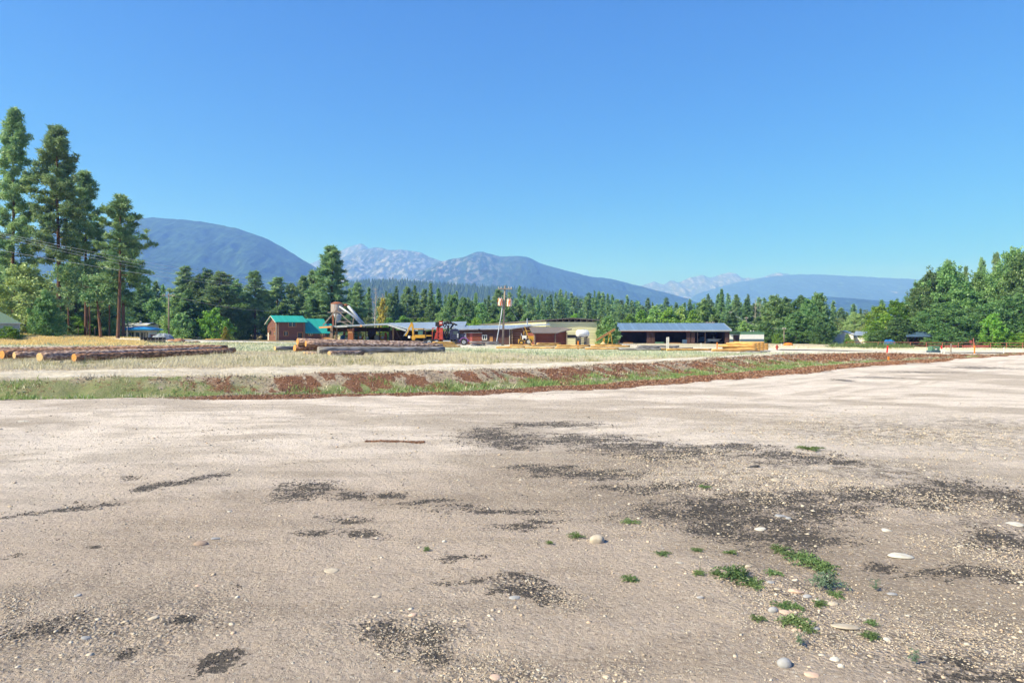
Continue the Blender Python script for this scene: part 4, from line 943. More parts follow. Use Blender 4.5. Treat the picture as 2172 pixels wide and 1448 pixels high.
# --- long dark log building
def long_building():
    th = R(20); d = 116.0; k = d / F; cs, sn = math.cos(th), math.sin(th)
    o = anchor('log_workshop', "long low dark plank workshop with grey metal roof behind the utility pole", 'building', 1084, d, 0)
    L = (1084 - 968) * k
    # long wall facing the camera, end wall with stacked log courses receding to the right
    q = MB(); q.box(-L, 0, .0, 11, -.3, 2.62); q.build('wall', SIDING_D, o)
    Lr = (1125 - 1084) * k
    q = MB(); q.prism([(0.02, -.3), (Lr, -.3), (Lr, 3.25), (.02, 2.75)], 'y', .35, 11); q.build('log_wall', LOGWALL, o)
    q = MB(); q.slab([(-L - .6, -.7, 2.68), (0, -.7, 2.82), (0, 11, 3.5), (-L - .6, 11, 3.36)], .14); q.slab([(.0, -.7, 2.824), (Lr + .3, -.4, 3.34), (Lr + .3, 11, 3.62), (.0, 11, 3.504)], .14); q.build('roof', GREYROOF, o)
    q = MB(); q.beam((-L - .6, -.75, 2.58), (0, -.75, 2.72), .05, .22); q.beam((0, -.75, 2.72), (Lr + .3, -.45, 3.24), .05, .22); q.build('gutter', STEEL, o)
    X = lambda px: (px - 1084) * k
    for (a_, b_, m) in [(985, 996, LOGRED), (996.3, 1002, REDF), (1002.3, 1022, LOGRED)]:
        q = MB(); q.box(X(a_), X(b_), -.1, -.03, .15, 1.95); q.build('sliding_door', m, o)
    q = MB(); q.box(X(984), X(1023), -.18, -.02, 1.98, 2.08); q.build('door_track', DWHITE, o)
    window(o, X(1027.7), .92, .62, .62, 0, WHITE)
    q = MB(); q.box(X(1038.5), X(1045.5), -.05, .01, .3, 1.45); dd = q.build('door', TRIM, o); q = MB(); q.box(X(1038), X(1046), -.07, .01, 1.46, 1.66); q.build('door_frame', DARKIN, dd)
    q = MB(); q.tube([(X(1081), -.12, 0), (X(1081), -.12, 2.6)], .07, 8); q.build('downspout', DWHITE, o)
    q = MB()
    for i in range(11): q.tube([(X(1086.5), -.25, .1 + i * .25), (X(1086.5), .35, .1 + i * .25)], .11, 6)
    q.build('log_ends', POST, o)
    q = MB(); q.tube([(X(1120), 6, 3.2), (X(1120), 6, 4.6)], .11, 10); q.build('chimney', STEEL, o)
    q = MB(); q.box(X(1015), X(1019), -.9, -.75, 2.5, 2.65); q.build('floodlight', BLACKM, o)
long_building()

# --- yellow building
def yellow_building():
    th = R(14); d = 126.0; k = d / F; o = anchor('yellow_building', "tall pale yellow metal-sided mill building with flat dark-edged roof", 'building', 1160, d, th)
    c, s = math.cos(th), math.sin(th); b = o.location.z; Z = lambda row, dd=d: CH - (row - HZ) * dd / F - b
    Wd = (1263 - 1160) * k / c * 1.06; D = 135 * k / s * 1.25
    zw = Z(682.5)
    q = MB(); q.box(0, Wd, .02, .2, -.4, zw); q.box(Wd - .2, Wd, .2, D, -.4, zw); q.build('front_wall', YSID, o)
    q = MB(); q.box(-.18, 0, .02, D, -.4, zw + .15); q.build('side_wall', YPLAIN, o)
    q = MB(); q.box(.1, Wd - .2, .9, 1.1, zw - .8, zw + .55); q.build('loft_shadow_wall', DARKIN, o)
    q = MB(); zr = Z(678); zc = Z(673.5)
    q.slab([(-.5, -.4, zr), (Wd * .5, -.4, zc), (Wd * .5, D, zc), (-.5, D, zr)], .18); q.slab([(Wd * .5, -.4, zc), (Wd + .5, -.4, zr + .05), (Wd + .5, D, zr + .05), (Wd * .5, D, zc)], .18); q.build('roof', SHINGLE, o)
    for i in range(8):
        x = Wd * (i + .6) / 8.3; q = MB(); q.beam((x, .1, zw), (x + .05, .1, zr + .1), .12); q.beam((x, .12, zw), (x + .6, .12, zr + .12), .08); q.build('rafter', POLE, o)
    q = MB(); x = (1225 - 1160) * k / c; q.box((1203 - 1160) * k / c, x, -.03, .02, 1.2, 1.75); q.build('vent_opening', BLACKM, o)
    q = MB(); q.box(Wd + .02, Wd + 1.2, 3, 8, -.3, 3.0); q.build('side_annex', STEEL, o)
    # low annex in front of the side wall
    o2 = anchor('annex', "low pale green-yellow annex between the dark workshop and the yellow building", 'building', 1143, 121)
    q = MB(); q.box(-1.7, 1.9, 0, 3, -.3, 3.2); q.build('wall', YSID, o2)
    q = MB(); q.slab([(-1.9, -.3, 3.3), (2.0, -.3, 3.55), (2.0, 3, 3.75), (-1.9, 3, 3.5)], .1); q.build('roof', GREYROOF, o2)
yellow_building()

# --- small log shed
def small_shed():
    d = 110.0; k = d / F; th = R(14); o = anchor('log_shed', "small dark red log shed with grey shingle roof in front of the yellow building", 'shed', 1134, d, th)
    X = lambda px: (px - 1134) * k / math.cos(th)
    q = MB(); q.box(X(1134), X(1178), 0, 4.5, -.3, 1.95); q.build('front_wall', LOGRED, o)
    q = MB(); q.prism([(X(1178) + .01, -.3), (X(1203), -.3), (X(1203), 2.35), (X(1178) + .01, 1.95)], 'y', .1, 4.5); q.build('side_wall', LOGRED, o)
    q = MB(); q.slab([(X(1127), -.6, 1.98), (X(1180), -.6, 1.98), (X(1214), -.2, 2.62), (X(1216), 4.9, 2.95), (X(1140), 4.9, 2.9)], .13); q.build('roof', SHINGLE, o)
    for px in (1134, 1178, 1203):
        q = MB()
        for i in range(9): q.tube([(X(px) - .02, -.3, .05 + i * .24), (X(px) - .02, .15, .05 + i * .24)], .11, 6)
        q.build('log_ends', POST, o)
small_shed()

# --- tank on its crib
def tank():
    d = 114.0; k = d / F; o = anchor('timber_crib', "square crib of weathered stacked timbers carrying the white tank", 'timber crib', 1235.5, d, R(20))
    for i in range(8):
        z = .1 + i * .155
        for sgn in (-1, 1):
            q = MB()
            if i % 2 == 0: q.beam((-1.0, sgn * .65, z), (1.0, sgn * .65, z), .13, .14)
            else: q.beam((sgn * .75, -.85, z), (sgn * .75, .85, z), .13, .14)
            q.build('timber', POLE, o)
    p = o.location; t = thing('storage_tank', "white horizontal cylindrical tank on a crib of stacked timbers", 'tank', (p.x, p.y, p.z + 1.28), R(20))
    q = MB(); q.tube([(-1.12, 0, .66), (-1.02, 0, .66), (-.85, 0, .66), (.85, 0, .66), (1.02, 0, .66), (1.12, 0, .66)], [.25, .52, .66, .66, .52, .25], 24); q.build('shell', WHITE, t, True)
    q = MB(); q.tube([(.3, 0, 1.3), (.3, 0, 1.45)], .1, 10); q.build('filler_cap', STEEL, t)
    q = MB(); q.box(-.7, -.55, -.5, .5, -.0, .2); q.box(.55, .7, -.5, .5, -.0, .2); q.build('saddle', BLACKM, t)
tank()
def conveyor():
    d = 117.0; o = anchor('conveyor', "rusty yellow inclined belt conveyor with splayed legs right of the tank", 'conveyor', 1284, d); b = o.location
    P = lambda px, row, dd=d: W(px, row, dd) - b
    q = MB(); q.beam(P(1264.5, 721.5), P(1303.5, 698.5), .34, .3); q.build('frame', TRIM, o); q = MB(); q.beam(P(1264.5, 720.2), P(1305, 696.5), .4, .07); q.build('belt', RUST, o)
    for a_, c_ in [((1293, 705), (1289, 730.5)), ((1295, 705), (1299, 730.5))]:
        for dy in (-.4, .4): q = MB(); q.beam(P(*a_, d + dy), P(*c_, d + dy), .09); q.build('leg', YEL, o)
    q = MB(); q.beam(P(1281, 717), P(1280, 730), .3); q.build('hopper', YEL, o)
    s_ = anchor('sawdust_pile', "small cone of pale sawdust below the conveyor", 'sawdust pile', 1279, 116); q = MB(); q.tube([(0, 0, -.1), (0, 0, .25), (0, 0, .65)], [.72, .45, .05], 14); q.build('sawdust_cone', SAW, s_, True)
conveyor()
# --- long storage shed
def long_shed():
    d = 138.0; k = d / F; o = anchor('storage_shed', "long open-fronted storage shed with three dark bays and blue-grey metal roof", 'shed', 1313, d); b = o.location.z
    X = lambda px: (px - 1313) * k; Z = lambda row: CH - (row - HZ) * k - b
    ze, zr = Z(700.0), Z(686.5) ; D = 9.0
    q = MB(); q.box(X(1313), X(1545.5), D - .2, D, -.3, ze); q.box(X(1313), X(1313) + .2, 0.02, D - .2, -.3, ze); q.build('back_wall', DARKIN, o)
    q = MB(); q.prism([(0.02, -.3), (D, -.3), (D, ze - .1), (D / 2, zr - .5), (0.02, ze - .12)], 'x', X(1545.7), X(1547.5)); q.build('side_wall', SIDING_D, o)
    for a_, c_ in [(1372, 1380.5), (1381.5, 1389), (1456, 1464.5), (1466, 1474), (1538, 1545.5)]:
        q = MB(); q.box(X(a_), X(c_), 0, .25, -.3, Z(704)); q.build('pier', SIDING_D, o)
    for a_, c_, m in [(1313, 1380.9, PIPE), (1381.1, 1464.9, PIPE), (1465.1, 1545.5, GREYROOF)]:
        q = MB(); q.box(X(a_), X(c_), -.06, .2, Z(703.6), Z(700.2)); q.build('header', m, o)
    for px in (1481, 1497): q = MB(); q.beam((X(px), .5, 0), (X(px), .5, Z(704)), .12); q.build('inner_post', POST, o)
    q = MB(); yr = D / 2
    q.slab([(X(1310), -.7, ze - .02), (X(1550), -.7, ze - .02), (X(1550), yr, zr + .22), (X(1310), yr, zr + .22)], .1); q.slab([(X(1310), yr, zr + .22), (X(1550), yr, zr + .22), (X(1550), D + .6, ze), (X(1310), D + .6, ze)], .1); q.build('roof', BLUEROOF, o)
    q = MB(); q.beam((X(1310), -.74, ze - .1), (X(1550), -.74, ze - .1), .05, .16); q.beam((X(1550) + .03, -.7, ze - .08), (X(1550) + .03, yr, zr + .12), .05, .2); q.build('fascia', DWHITE, o)
    # goods in the bays
    def put(nm, lb, cat, px, dd): return anchor(nm, lb, cat, px, dd)
    t = put('motorboat', "small pale motorboat on trailer inside the right bay of the long shed", 'boat', 1512, 141); q = MB()
    q.add([(-1.3, -.55, .5), (1.0, -.55, .45), (1.6, 0, .75), (1.0, .55, .45), (-1.3, .55, .5), (-1.2, -.7, .95), (1.0, -.7, .95), (1.9, 0, 1.1), (1.0, .7, .95), (-1.2, .7, .95)], [(0, 1, 2, 3, 4), (0, 5, 6, 1), (1, 6, 7, 2), (2, 7, 8, 3), (3, 8, 9, 4), (4, 9, 5, 0), (5, 6, 7, 8, 9)]); q.build('hull', WHITE, t)
    q = MB(); q.prism([(-.2, .95), (.5, .95), (.1, 1.4), (-.1, 1.4)], 'y', -.5, .5); q.build('windshield', GLASS, t); q = MB(); q.tube([(-.4, -.7, .25), (-.4, -.55, .25)], .25, 12); q.build('wheel', RUBBER, t); q = MB(); q.beam((-1.5, 0, .35), (2.0, 0, .35), .12); q.build('trailer', STEEL, t)
    t = put('snow_plow_truck', "dark pickup-like vehicle in the shade of the right bay", 'vehicle', 1490, 143); q = MB(); q.prism([(-1.1, .4), (1.1, .4), (1.1, .9), (.4, .95), (.2, 1.4), (-.5, 1.4), (-.6, .95), (-1.1, .9)], 'y', -.6, .6); q.build('body', CORR, t)
    for x in (-.7, .7): q = MB(); q.tube([(x, -.65, .28), (x, -.5, .28)], .28, 12); q.build('wheel', RUBBER, t)
    for px, wd, h, m, nm, lb in [(1399, 1.6, .3, GREENP, 'green_trailer', "low green flatbed item in the middle bay of the long shed"), (1332, 1.8, .22, TRIM, 'board_stack', "low stack of boards at the left bay of the long shed"), (1430, 2.2, .18, TRIM, 'board_stack', "low stack of boards on the floor of the middle bay"), (1452, .7, .8, CORR, 'machine', "blue-grey machine at the middle bay's right edge")]:
        t = put(nm, lb, nm.replace('_', ' '), px, 137)
        for i in range(3): q = MB(); q.box(-wd / 2, wd / 2, -.4 + i * .27, -.16 + i * .27, .06 + .03 * i, h); q.build('board', m, t)
        q = MB(); q.box(-wd / 3, -wd / 3 + .1, -.42, .4, 0, .07); q.box(wd / 3, wd / 3 + .1, -.42, .4, 0, .07); q.build('bearer', POST, t)
long_shed()
def green_white():
    d = 158.0; k = d / F; o = anchor('portable_building', "white box building with green fascia and dark blue-grey stripe", 'building', 1571, d); b = o.location.z
    X = lambda px: (px - 1571) * k; Z = lambda r_: CH - (r_ - HZ) * k - b
    for nm, m, z0, z1 in [('skirt_wall', WHITE, -.3, Z(725)), ('stripe', DKTEAL, Z(725), Z(719)), ('wall', WHITE, Z(719), Z(709)), ('fascia', GREENP, Z(709), Z(703.5))]:
        e_ = .03 if m in (GREENP, DKTEAL) else 0
        q = MB(); q.box(X(1571) - e_, X(1620.5) + e_, -e_, 5, z0, z1); q.box(X(1546), X(1571) - e_ - .01, 1.2 - e_, 5.0, z0, z1); q.build(nm, m, o)
    for px in (1562, 1568): q = MB(); q.box(X(px) - .35, X(px) + .35, 1.12, 1.16, 0, Z(710)); q.build('door', DARKIN, o)
    q = MB(); q.slab([(X(1545), -.1, Z(703.3)), (X(1621), -.1, Z(703.3)), (X(1621), 5.2, Z(702.8)), (X(1545), 5.2, Z(702.8))], .06); q.build('roof', GREENP, o)
    for px in (1599, 1605): q = MB(); q.tube([(X(px), 2, Z(703)), (X(px), 2, Z(700.5))], .16, 8); q.build('roof_vent', DWHITE, o)
green_white()
# --- storefront, trailer, left buildings
def left_buildings():
    d = 150.0; k = d / F; o = anchor('storefront', "white roadside store with bright blue flared roof edge and wide windows", 'store', 250, d, R(8)); b = o.location.z
    X = lambda px: (px - 250) * k; Z = lambda r_: CH - (r_ - HZ) * k - b
    q = MB(); q.box(X(250), X(311), 0, 5, -.3, Z(699.5)); q.build('wall', WHITE, o)
    q = MB(); V = [(X(242), -1.2, Z(700.5)), (X(321), -1.2, Z(700.5)), (X(321), 6, Z(700.5)), (X(242), 6, Z(700.5)), (X(242), -1.25, Z(698)), (X(321), -1.25, Z(697.6)), (X(296), 1, Z(692)), (X(280), 1, Z(692.6)), (X(296), 5, Z(692)), (X(280), 5, Z(692.6)), (X(321), 6, Z(697.6)), (X(242), 6, Z(698))]
    q.add(V, [(0, 1, 2, 3), (0, 4, 5, 1), (4, 7, 6, 5), (5, 6, 8, 10), (7, 9, 8, 6), (9, 11, 10, 8), (4, 11, 9, 7), (3, 11, 4, 0), (1, 5, 10, 2), (2, 10, 11, 3)]); q.build('roof', BLUEP, o)
    for cx, wd in [(265, 1.2), (277, 1.0), (301, 1.1), (307.5, .5)]: window(o, X(cx), Z(716), wd, 1.15, 0, WHITE)
    q = MB(); q.box(X(286), X(292.5), -.08, .01, 0, Z(705.5)); q.build('door', DKTEAL, o)
    q = MB(); q.beam((X(276), -2, 0), (X(276), -2, Z(692)), .14); q.build('sign_post', DWHITE, o)
    o2 = anchor('white_hall', "taller plain white hall behind the blue-roofed storefront", 'building', 265, 170, R(8)); z = o2.location.z; k2 = 170 / F; Z2 = lambda r_: CH - (r_ - HZ) * k2 - z
    q = MB(); q.box(-3.4, 5.2, 0, 8, -.3, Z2(688)); q.build('wall', WHITE, o2); q = MB(); q.slab([(-3.5, -.15, Z2(688.2)), (5.3, -.15, Z2(688.2)), (5.3, 4, Z2(683)), (-3.5, 4, Z2(683))], .12); q.slab([(-3.5, 4, Z2(683)), (5.3, 4, Z2(683)), (5.3, 8.15, Z2(688.2)), (-3.5, 8.15, Z2(688.2))], .12); q.build('roof', WHITE, o2)
    q = MB(); q.box(3.0, 3.4, 1, 1.4, Z2(688), Z2(680.5)); q.build('chimney', DWHITE, o2)
    o3 = anchor('chimney_block', "narrow white masonry stack rising left of the storefront's blue roof", 'chimney', 234, 152); q = MB(); q.box(-.35, .45, 0, .8, 0, 3.1); q.build('stack', WHITE, o3); q = MB(); q.box(-.42, .52, -.06, .86, 3.1, 3.22); q.build('stack_cap', DWHITE, o3)
    o4 = anchor('cargo_trailer', "long teal enclosed trailer with white rounded nose parked behind the pines", 'trailer', 212, 125, R(30)); o4.scale.x = .86; q = MB(); q.prism([(-2.2, .35), (2.9, .35), (2.9, 1.5), (-2.0, 1.5), (-2.2, 1.3)], 'y', 0, 2.2); q.build('body', TEALP, o4)
    q = MB(); q.prism([(-2.8, .3), (-2.21, .35), (-2.21, 1.28), (-2.6, 1.35), (-2.85, 1.0)], 'y', .02, 2.18); q.build('nose', WHITE, o4)
    for x in (.5, 1.3): q = MB(); q.tube([(x, -.04, .35), (x, .15, .35)], .33, 14); q.build('wheel', RUBBER, o4)
    for a_, c_, lab, dd in [(126, 152, "low faded red board fence behind the dry grass, between left pines", 125), (302, 350, "low faded red board fence right of the storefront", 152)]:
        o5 = anchor('board_fence', lab, 'fence', a_, dd); Lf = (c_ - a_) * dd / F
        for i in range(3): q = MB(); q.box(0, Lf, 0, .05, .12 + i * .27, .34 + i * .27); q.build('board', REDF, o5)
        for i in range(4): q = MB(); q.box(Lf * i / 3 - .05, Lf * i / 3 + .05, .06, .16, 0, 1.05); q.build('post', REDF, o5)
    d = 74.0; o = anchor('cottage', "small weathered white building with green hip roof at the left edge", 'building', 42, d, R(38)); o.scale.x = .8; k = d / F; b = o.location.z; Z = lambda r_: CH - (r_ - HZ) * k - b; X = lambda px: (px - 42) * k
    q = MB(); q.box(X(-40), 0, 0, 4.5, -.4, Z(685)); q.build('wall', DWHITE, o)
    q = MB(); e_ = .18; V = [(X(-40) - e_, -e_, Z(685)), (e_, -e_, Z(685)), (e_, 4.5 + e_, Z(685)), (X(-40) - e_, 4.5 + e_, Z(685)), (X(-30), 2.2, Z(655)), (X(-8), 2.2, Z(655))]
    q.add(V, [(0, 3, 2, 1), (0, 1, 5, 4), (1, 2, 5), (2, 3, 4, 5), (3, 0, 4)]); q.build('roof', GSHINGLE, o)
    q = MB(); q.box(X(-40) - e_, e_, -e_ - .03, -e_, Z(686.6), Z(685)); q.box(-.04, .02, -.05, 0, 0, Z(686)); q.build('trim', WHITE, o)
    for px, top, dd, lb in [(166, 690, 112, "thin pale post left of the teal trailer"), (184, 695, 108, "pale wooden post before the teal trailer's nose"), (201, 694, 109, "second pale wooden post before the teal trailer")]:
        p = gp(px, dd); q = MB(); q.tube([(0, 0, -.1), (0, 0, 1.55), (0, 0, 1.6)], [.07, .06, .02], 7); o = q.build('wooden_post', POST, None, True, p); tag(o, lb, 'post')
left_buildings()
def right_side():
    d = 182.0; k = d / F; o = anchor('metal_barn', "white metal barn with pale grey roof half hidden by trees", 'barn', 1786, d, R(-32)); b = o.location.z; Z = lambda r_: CH - (r_ - HZ) * k - b
    q = MB(); q.prism([(-2.9, -.3), (2.7, -.3), (2.7, Z(709)), (0, Z(701.5)), (-2.9, Z(709))], 'y', 0, 11); q.build('wall', WHITE, o)
    q = MB(); q.slab([(-3.2, -.3, Z(709.4)), (0, -.3, Z(700.8)), (0, 11.3, Z(700.8)), (-3.2, 11.3, Z(709.4))], .1); q.slab([(0, -.3, Z(700.8)), (3.0, -.3, Z(710.4)), (3.0, 11.3, Z(710.4)), (0, 11.3, Z(700.8))], .1); q.build('roof', GREYROOF, o)
    q = MB(); q.box(2.2, 9.5, 2.5, 9, -.3, Z(716)); q.build('lean_to', WHITE, o); q = MB(); q.slab([(2.4, 2.2, Z(710.5)), (9.8, 2.2, Z(711)), (9.8, 9.2, Z(702)), (2.4, 9.2, Z(702))], .1); q.build('lean_to_roof', GREYROOF, o)
    o = anchor('equipment_shed', "dark open shed with blue metal roof under the right-hand trees", 'shed', 1950, 150, R(-30)); o.scale.x = .86; 
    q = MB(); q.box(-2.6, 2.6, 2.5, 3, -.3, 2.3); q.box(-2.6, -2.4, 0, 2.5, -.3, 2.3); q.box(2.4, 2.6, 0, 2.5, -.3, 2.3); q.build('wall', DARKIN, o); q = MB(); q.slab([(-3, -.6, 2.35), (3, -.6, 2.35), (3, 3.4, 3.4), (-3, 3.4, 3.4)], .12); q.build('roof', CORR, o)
    o = anchor('tarped_heap', "bright blue tarp over a heap behind the pipe fence", 'tarp', 1888, 143); V, Fs = ellipsoid((0, 0, .5), (1.15, .9, .95), 16, 9); V = [(math.copysign(abs(x / 1.15) ** .55 * 1.1, x) + .08 * math.sin(z * 9 + y * 5), y, max(-.1, z + .10 * math.sin(x * 6) + (.3 if x < 0 else 0))) for x, y, z in V]; q = MB(); q.add(V, Fs); q.build('tarp_cover', TARP, o); q = MB(); q.tube([(-1.3, -.8, .02), (1.4, -.85, .02)], .05, 6); q.build('tie_rope', DWHITE, o)
    # pipe fence
    o = anchor('pipe_fence', "long rust-brown pipe rail fence along the right-hand trees", 'fence', 1985, 138); b = o.location
    pts = []
    for i, px in enumerate(range(1795, 2300, 34)):
        p = gp(px, 138); pts.append(p); q = MB(); q.tube([p - b - Vector((0, 0, .1)), p - b + Vector((0, 0, 1.15))], .075, 6); q.build('post', PIPE, o)
    for h in (1.13, .55):
        for i in range(len(pts) - 1): q = MB(); q.tube([pts[i] - b + Vector((0, 0, h)), pts[i + 1] - b + Vector((0, 0, h))], .065, 6); q.build('rail', PIPE, o)
    for a_, c_, lb in [(1962, 2034, None), (2012, 2030, None)]: pass
    for a_, c_, lb in [(2009, 2030, "short faded red feed bunk behind the pipe fence"), (2046, 2098, "long faded red feed bunk behind the pipe fence")]:
        o = anchor('feed_bunk', lb, 'feed bunk', a_, 141); L = (c_ - a_) * 141 / F
        q = MB(); q.box(0, L, 0, .06, .15, .42); q.box(0, L, .6, .66, .15, .42); q.box(0, L, .06, .6, .15, .2); q.build('trough', REDF, o)
        q = MB(); q.box(0, L, -.02, .02, .5, .6); q.build('rail', REDF, o)
        for x in (0, L / 2, L - .1): q = MB(); q.box(x, x + .1, .66, .76, 0, .6); q.build('leg', REDF, o)
    o = anchor('tall_post', "tall rust-brown gate post standing above the pipe fence", 'post', 2065, 137.6); q = MB(); q.tube([(0, 0, -.1), (0, 0, 2.0)], .09, 8); q.build('shaft', PIPE, o); q = MB(); q.tube([(0, 0, 2.0), (0, 0, 2.06)], .11, 8); q.build('post_cap', PIPE, o)
    o = anchor('notice_board', "small pinkish board standing behind the fence left of the tall gate post", 'sign', 2059, 143); q = MB(); q.box(-.3, .3, -.02, .02, .9, 1.55); q.build('panel', REDF, o); q = MB(); q.box(-.04, .04, .02, .08, 0, 1.5); q.build('post', POST, o)
    # transformer box
    o = anchor('transformer_cabinet', "squat green pad-mounted electrical cabinet on a grey-green base", 'electrical cabinet', 1980, 92)
    q = MB(); q.box(-.63, .63, -.55, .55, -.1, .28); q.build('base', DKTEAL, o); 
    q = MB(); q.prism([(-.5, .28), (.45, .28), (.45, .72), (.2, .86), (-.5, .86)], 'x', -.52, .52); q.build('housing', GREENP, o)
    q = MB(); q.box(-.5, -.03, -.53, -.5, .32, .72); q.build('door', GREENP, o); q = MB(); q.box(.03, .5, -.53, -.5, .32, .72); q.build('door', GREENP, o)
    q = MB(); q.box(-.12, .14, -.56, -.53, .38, .55); q.build('warning_plate', WHITE, o); q = MB(); q.box(-.3, -.12, -.56, -.53, .6, .68); q.build('warning_plate', YEL, o)
    # hydrant
    o = anchor('fire_hydrant', "red fire hydrant beside the asphalt strip, right of the peeled log stack", 'hydrant', 1648, 93)
    q = MB(); q.tube([(0, 0, -.05), (0, 0, .05), (0, 0, .06), (0, 0, .48), (0, 0, .5), (0, 0, .54), (0, 0, .64), (0, 0, .68)], [.16, .16, .11, .11, .15, .15, .1, .03], 14); q.build('barrel', RED, o, False)
    q = MB(); q.tube([(-.22, 0, .38), (.22, 0, .38)], .065, 10); q.build('nozzle', RED, o); q = MB(); q.tube([(0, -.2, .34), (0, 0, .34)], .08, 10); q.build('nozzle', RED, o)
    q = MB(); q.tube([(0, 0, .68), (0, 0, .74)], .035, 6); q.build('operating_nut', RED, o)
    o = anchor('orange_boat', "small orange upturned hull behind the field near the cottonwoods", 'boat', 1672, 150); V, Fs = ellipsoid((0, 0, .1), (1.1, .4, .5), 14, 8); q = MB(); q.add([(x, y, max(z, 0)) for x, y, z in V], Fs); q.build('hull', STAKE_O, o, True); q = MB(); q.beam((-1, 0, .58), (.9, 0, .58), .05); q.build('keel', RED, o)
right_side()

# stakes
def stakes():
    for px, top, d, wd, m, m2, lb in [(1461, 779, 38, .09, STAKE_O, STAKE_O, "orange-topped survey stake low on the grassy bank"), (1884.5, 756, 47, .10, STAKE_O, STAKE_O, "orange survey stake against the bark-covered bank"), (1881, 733, 76, .13, STAKE_R, STAKE_R, "leaning red flagged stake beside the asphalt left of the cabinet"),
        (1997, 733, 80, .12, STAKE_R, STAKE_W, "red and white stake just right of the green cabinet"), (2003, 739.5, 76, .11, STAKE_W, STAKE_W, "short white stake right of the green cabinet"), (2017, 729, 84, .12, POLE, POLE, "grey wooden stake right of the green cabinet"), (2067, 732, 82, .12, STAKE_O, STAKE_O, "orange-yellow stake in front of the pipe fence"),
        (2129, 737, 84, .11, STAKE_W, STAKE_W, "white stake in front of the fence near the right edge"), (1521, 726, 82, .12, STAKE_O, STAKE_O, "orange stake in front of the long shed's right bay"), (1487, 727.5, 84, .11, STAKE_W, STAKE_W, "short white stake in front of the long shed"),
        (1414.5, 715, 84, .13, STAKE_W, STAKE_W, "left one of two tall white posts before the long shed's middle bay"), (1417.8, 714.5, 84.5, .13, STAKE_W, STAKE_W, "right one of two tall white posts before the long shed's middle bay"), (1657, 728, 118, .12, STAKE_W, STAKE_W, "short white post right of the hydrant"), (1226, 723, 84, .16, STAKE_O, RUST, "orange marker in front of the timber crib")]:
        p = gp(px, d); t = W(px, top, d); h = t.z - p.z; o = thing('survey_stake', lb, 'stake', p); ln = .12 if m is STAKE_R and m2 is STAKE_R else .01
        q = MB(); q.beam((0, 0, -.1), (ln * .5, 0, h * .55), wd, wd * .6); q.build('shaft', m2, o); q = MB(); q.beam((ln * .5, 0, h * .55 + .002), (ln, 0, h), wd * 1.05, wd * .65); q.build('painted_top', m, o)
stakes()

# --- utility poles
def utility_pole(px, d, top, label, arm=1.2, trafos=0, rad=.16, lean=0, second=False):
    o = anchor('utility_pole', label, 'utility pole', px, d); b = o.location; k = d / F; h = CH - (top - HZ) * k - b.z
    q = MB(); q.tube([(0, 0, -.3), (lean * .5, 0, h * .5), (lean, 0, h)], [rad, rad * .85, rad * .62], 10); q.build('pole', POLE, o, True)
    q = MB(); q.beam((lean - arm, -rad, h - .45), (lean + arm, -rad, h - .45), .12, .14); ca = q.build('crossarm', POLE, o)
    for x in (-arm + .1, -arm * .55, arm * .55, arm - .1):
        q = MB(); q.tube([(lean + x, -rad, h - .4), (lean + x, -rad, h - .26), (lean + x, -rad, h - .15)], [.05, .09, .05], 7); q.build('insulator', DWHITE, ca)
    if trafos:
        for x, zz in ((-.66, 1.95), (0.62, 2.05)):
            z0 = h - zz - .45
            q = MB(); q.tube([(lean + x, -.1, z0 - .45), (lean + x, -.1, z0 + .5), (lean + x, -.1, z0 + .56)], [.36, .36, .3], 14); t = q.build('transformer', TRAFO, o)
            for dx in (-.18, .14): q = MB(); q.tube([(lean + x + dx, -.1, z0 + .55), (lean + x + dx, -.1, z0 + .78)], .06, 6); q.build('bushing', DWHITE, t)
        q = MB(); q.tube([(lean + .1, -.45, z0 - .5), (lean + .1, -.45, z0 + .6)], .3, 12)
        q2 = MB(); q2.tube([(lean - .35, -.1, h - 2.8), (lean - .55, -.25, h * .5), (-.95, -.5, -.1)], .075, 7); q2.build('brace_pole', STEEL, o)
        q2 = MB(); q2.tube([(lean + .2, 0, h - 2), (4.2, -1.5, 0)], .012, 4); gw = q2.build('guy_wire', STEEL, o); q3 = MB(); q3.tube([(3.1, -1.14, 2.85 * .98), (4.2, -1.5, 0)], .05, 6); q3.build('guy_guard', YEL, gw)
    return o, Vector((b.x + lean, b.y - rad, b.z + h - .3))
s_ = NT("rust_streaked_transformer"); v_ = s_.coord('Object', (6, 6, .8)); n_ = s_.noise(v_, 1.2, 4, .6); s_.bsdf(s_.mix(s_.ramp(n_, .42, .52), (.70, .68, .64), (.60, .16, .05)), .6); TRAFO = s_.m
P1, T1 = utility_pole(1066, 98, 606, "tall weathered utility pole with two rust-streaked transformer cans", 1.0, 2, .17, .35)
P2, T2 = utility_pole(358, 140, 622, "dark utility pole with crossarm right of the storefront", 1.3, 0, .17)
P3, T3 = utility_pole(638, 210, 655, "far grey utility pole above the log house roof", 1.6, 0, .16)
P4, T4 = utility_pole(1506, 190, 681, "far utility pole just above the long shed's roof", 1.2, 0, .14)
P5, T5 = utility_pole(1663, 168, 694, "thin utility pole in front of the cottonwoods right of the green-trimmed building", .5, 0, .12)
P6, T6 = utility_pole(1583, 205, 672, "pale bare pole rising behind the green-trimmed building", .5, 0, .18)
P7, T7 = utility_pole(1549, 230, 660, "slim pole standing in the trees above the long shed's right end", .5, 0, .12)
WIRE = mat("wire_metal", (.85, .86, .88), (.8, .8, .82), 1, .5, .3, bump=0)
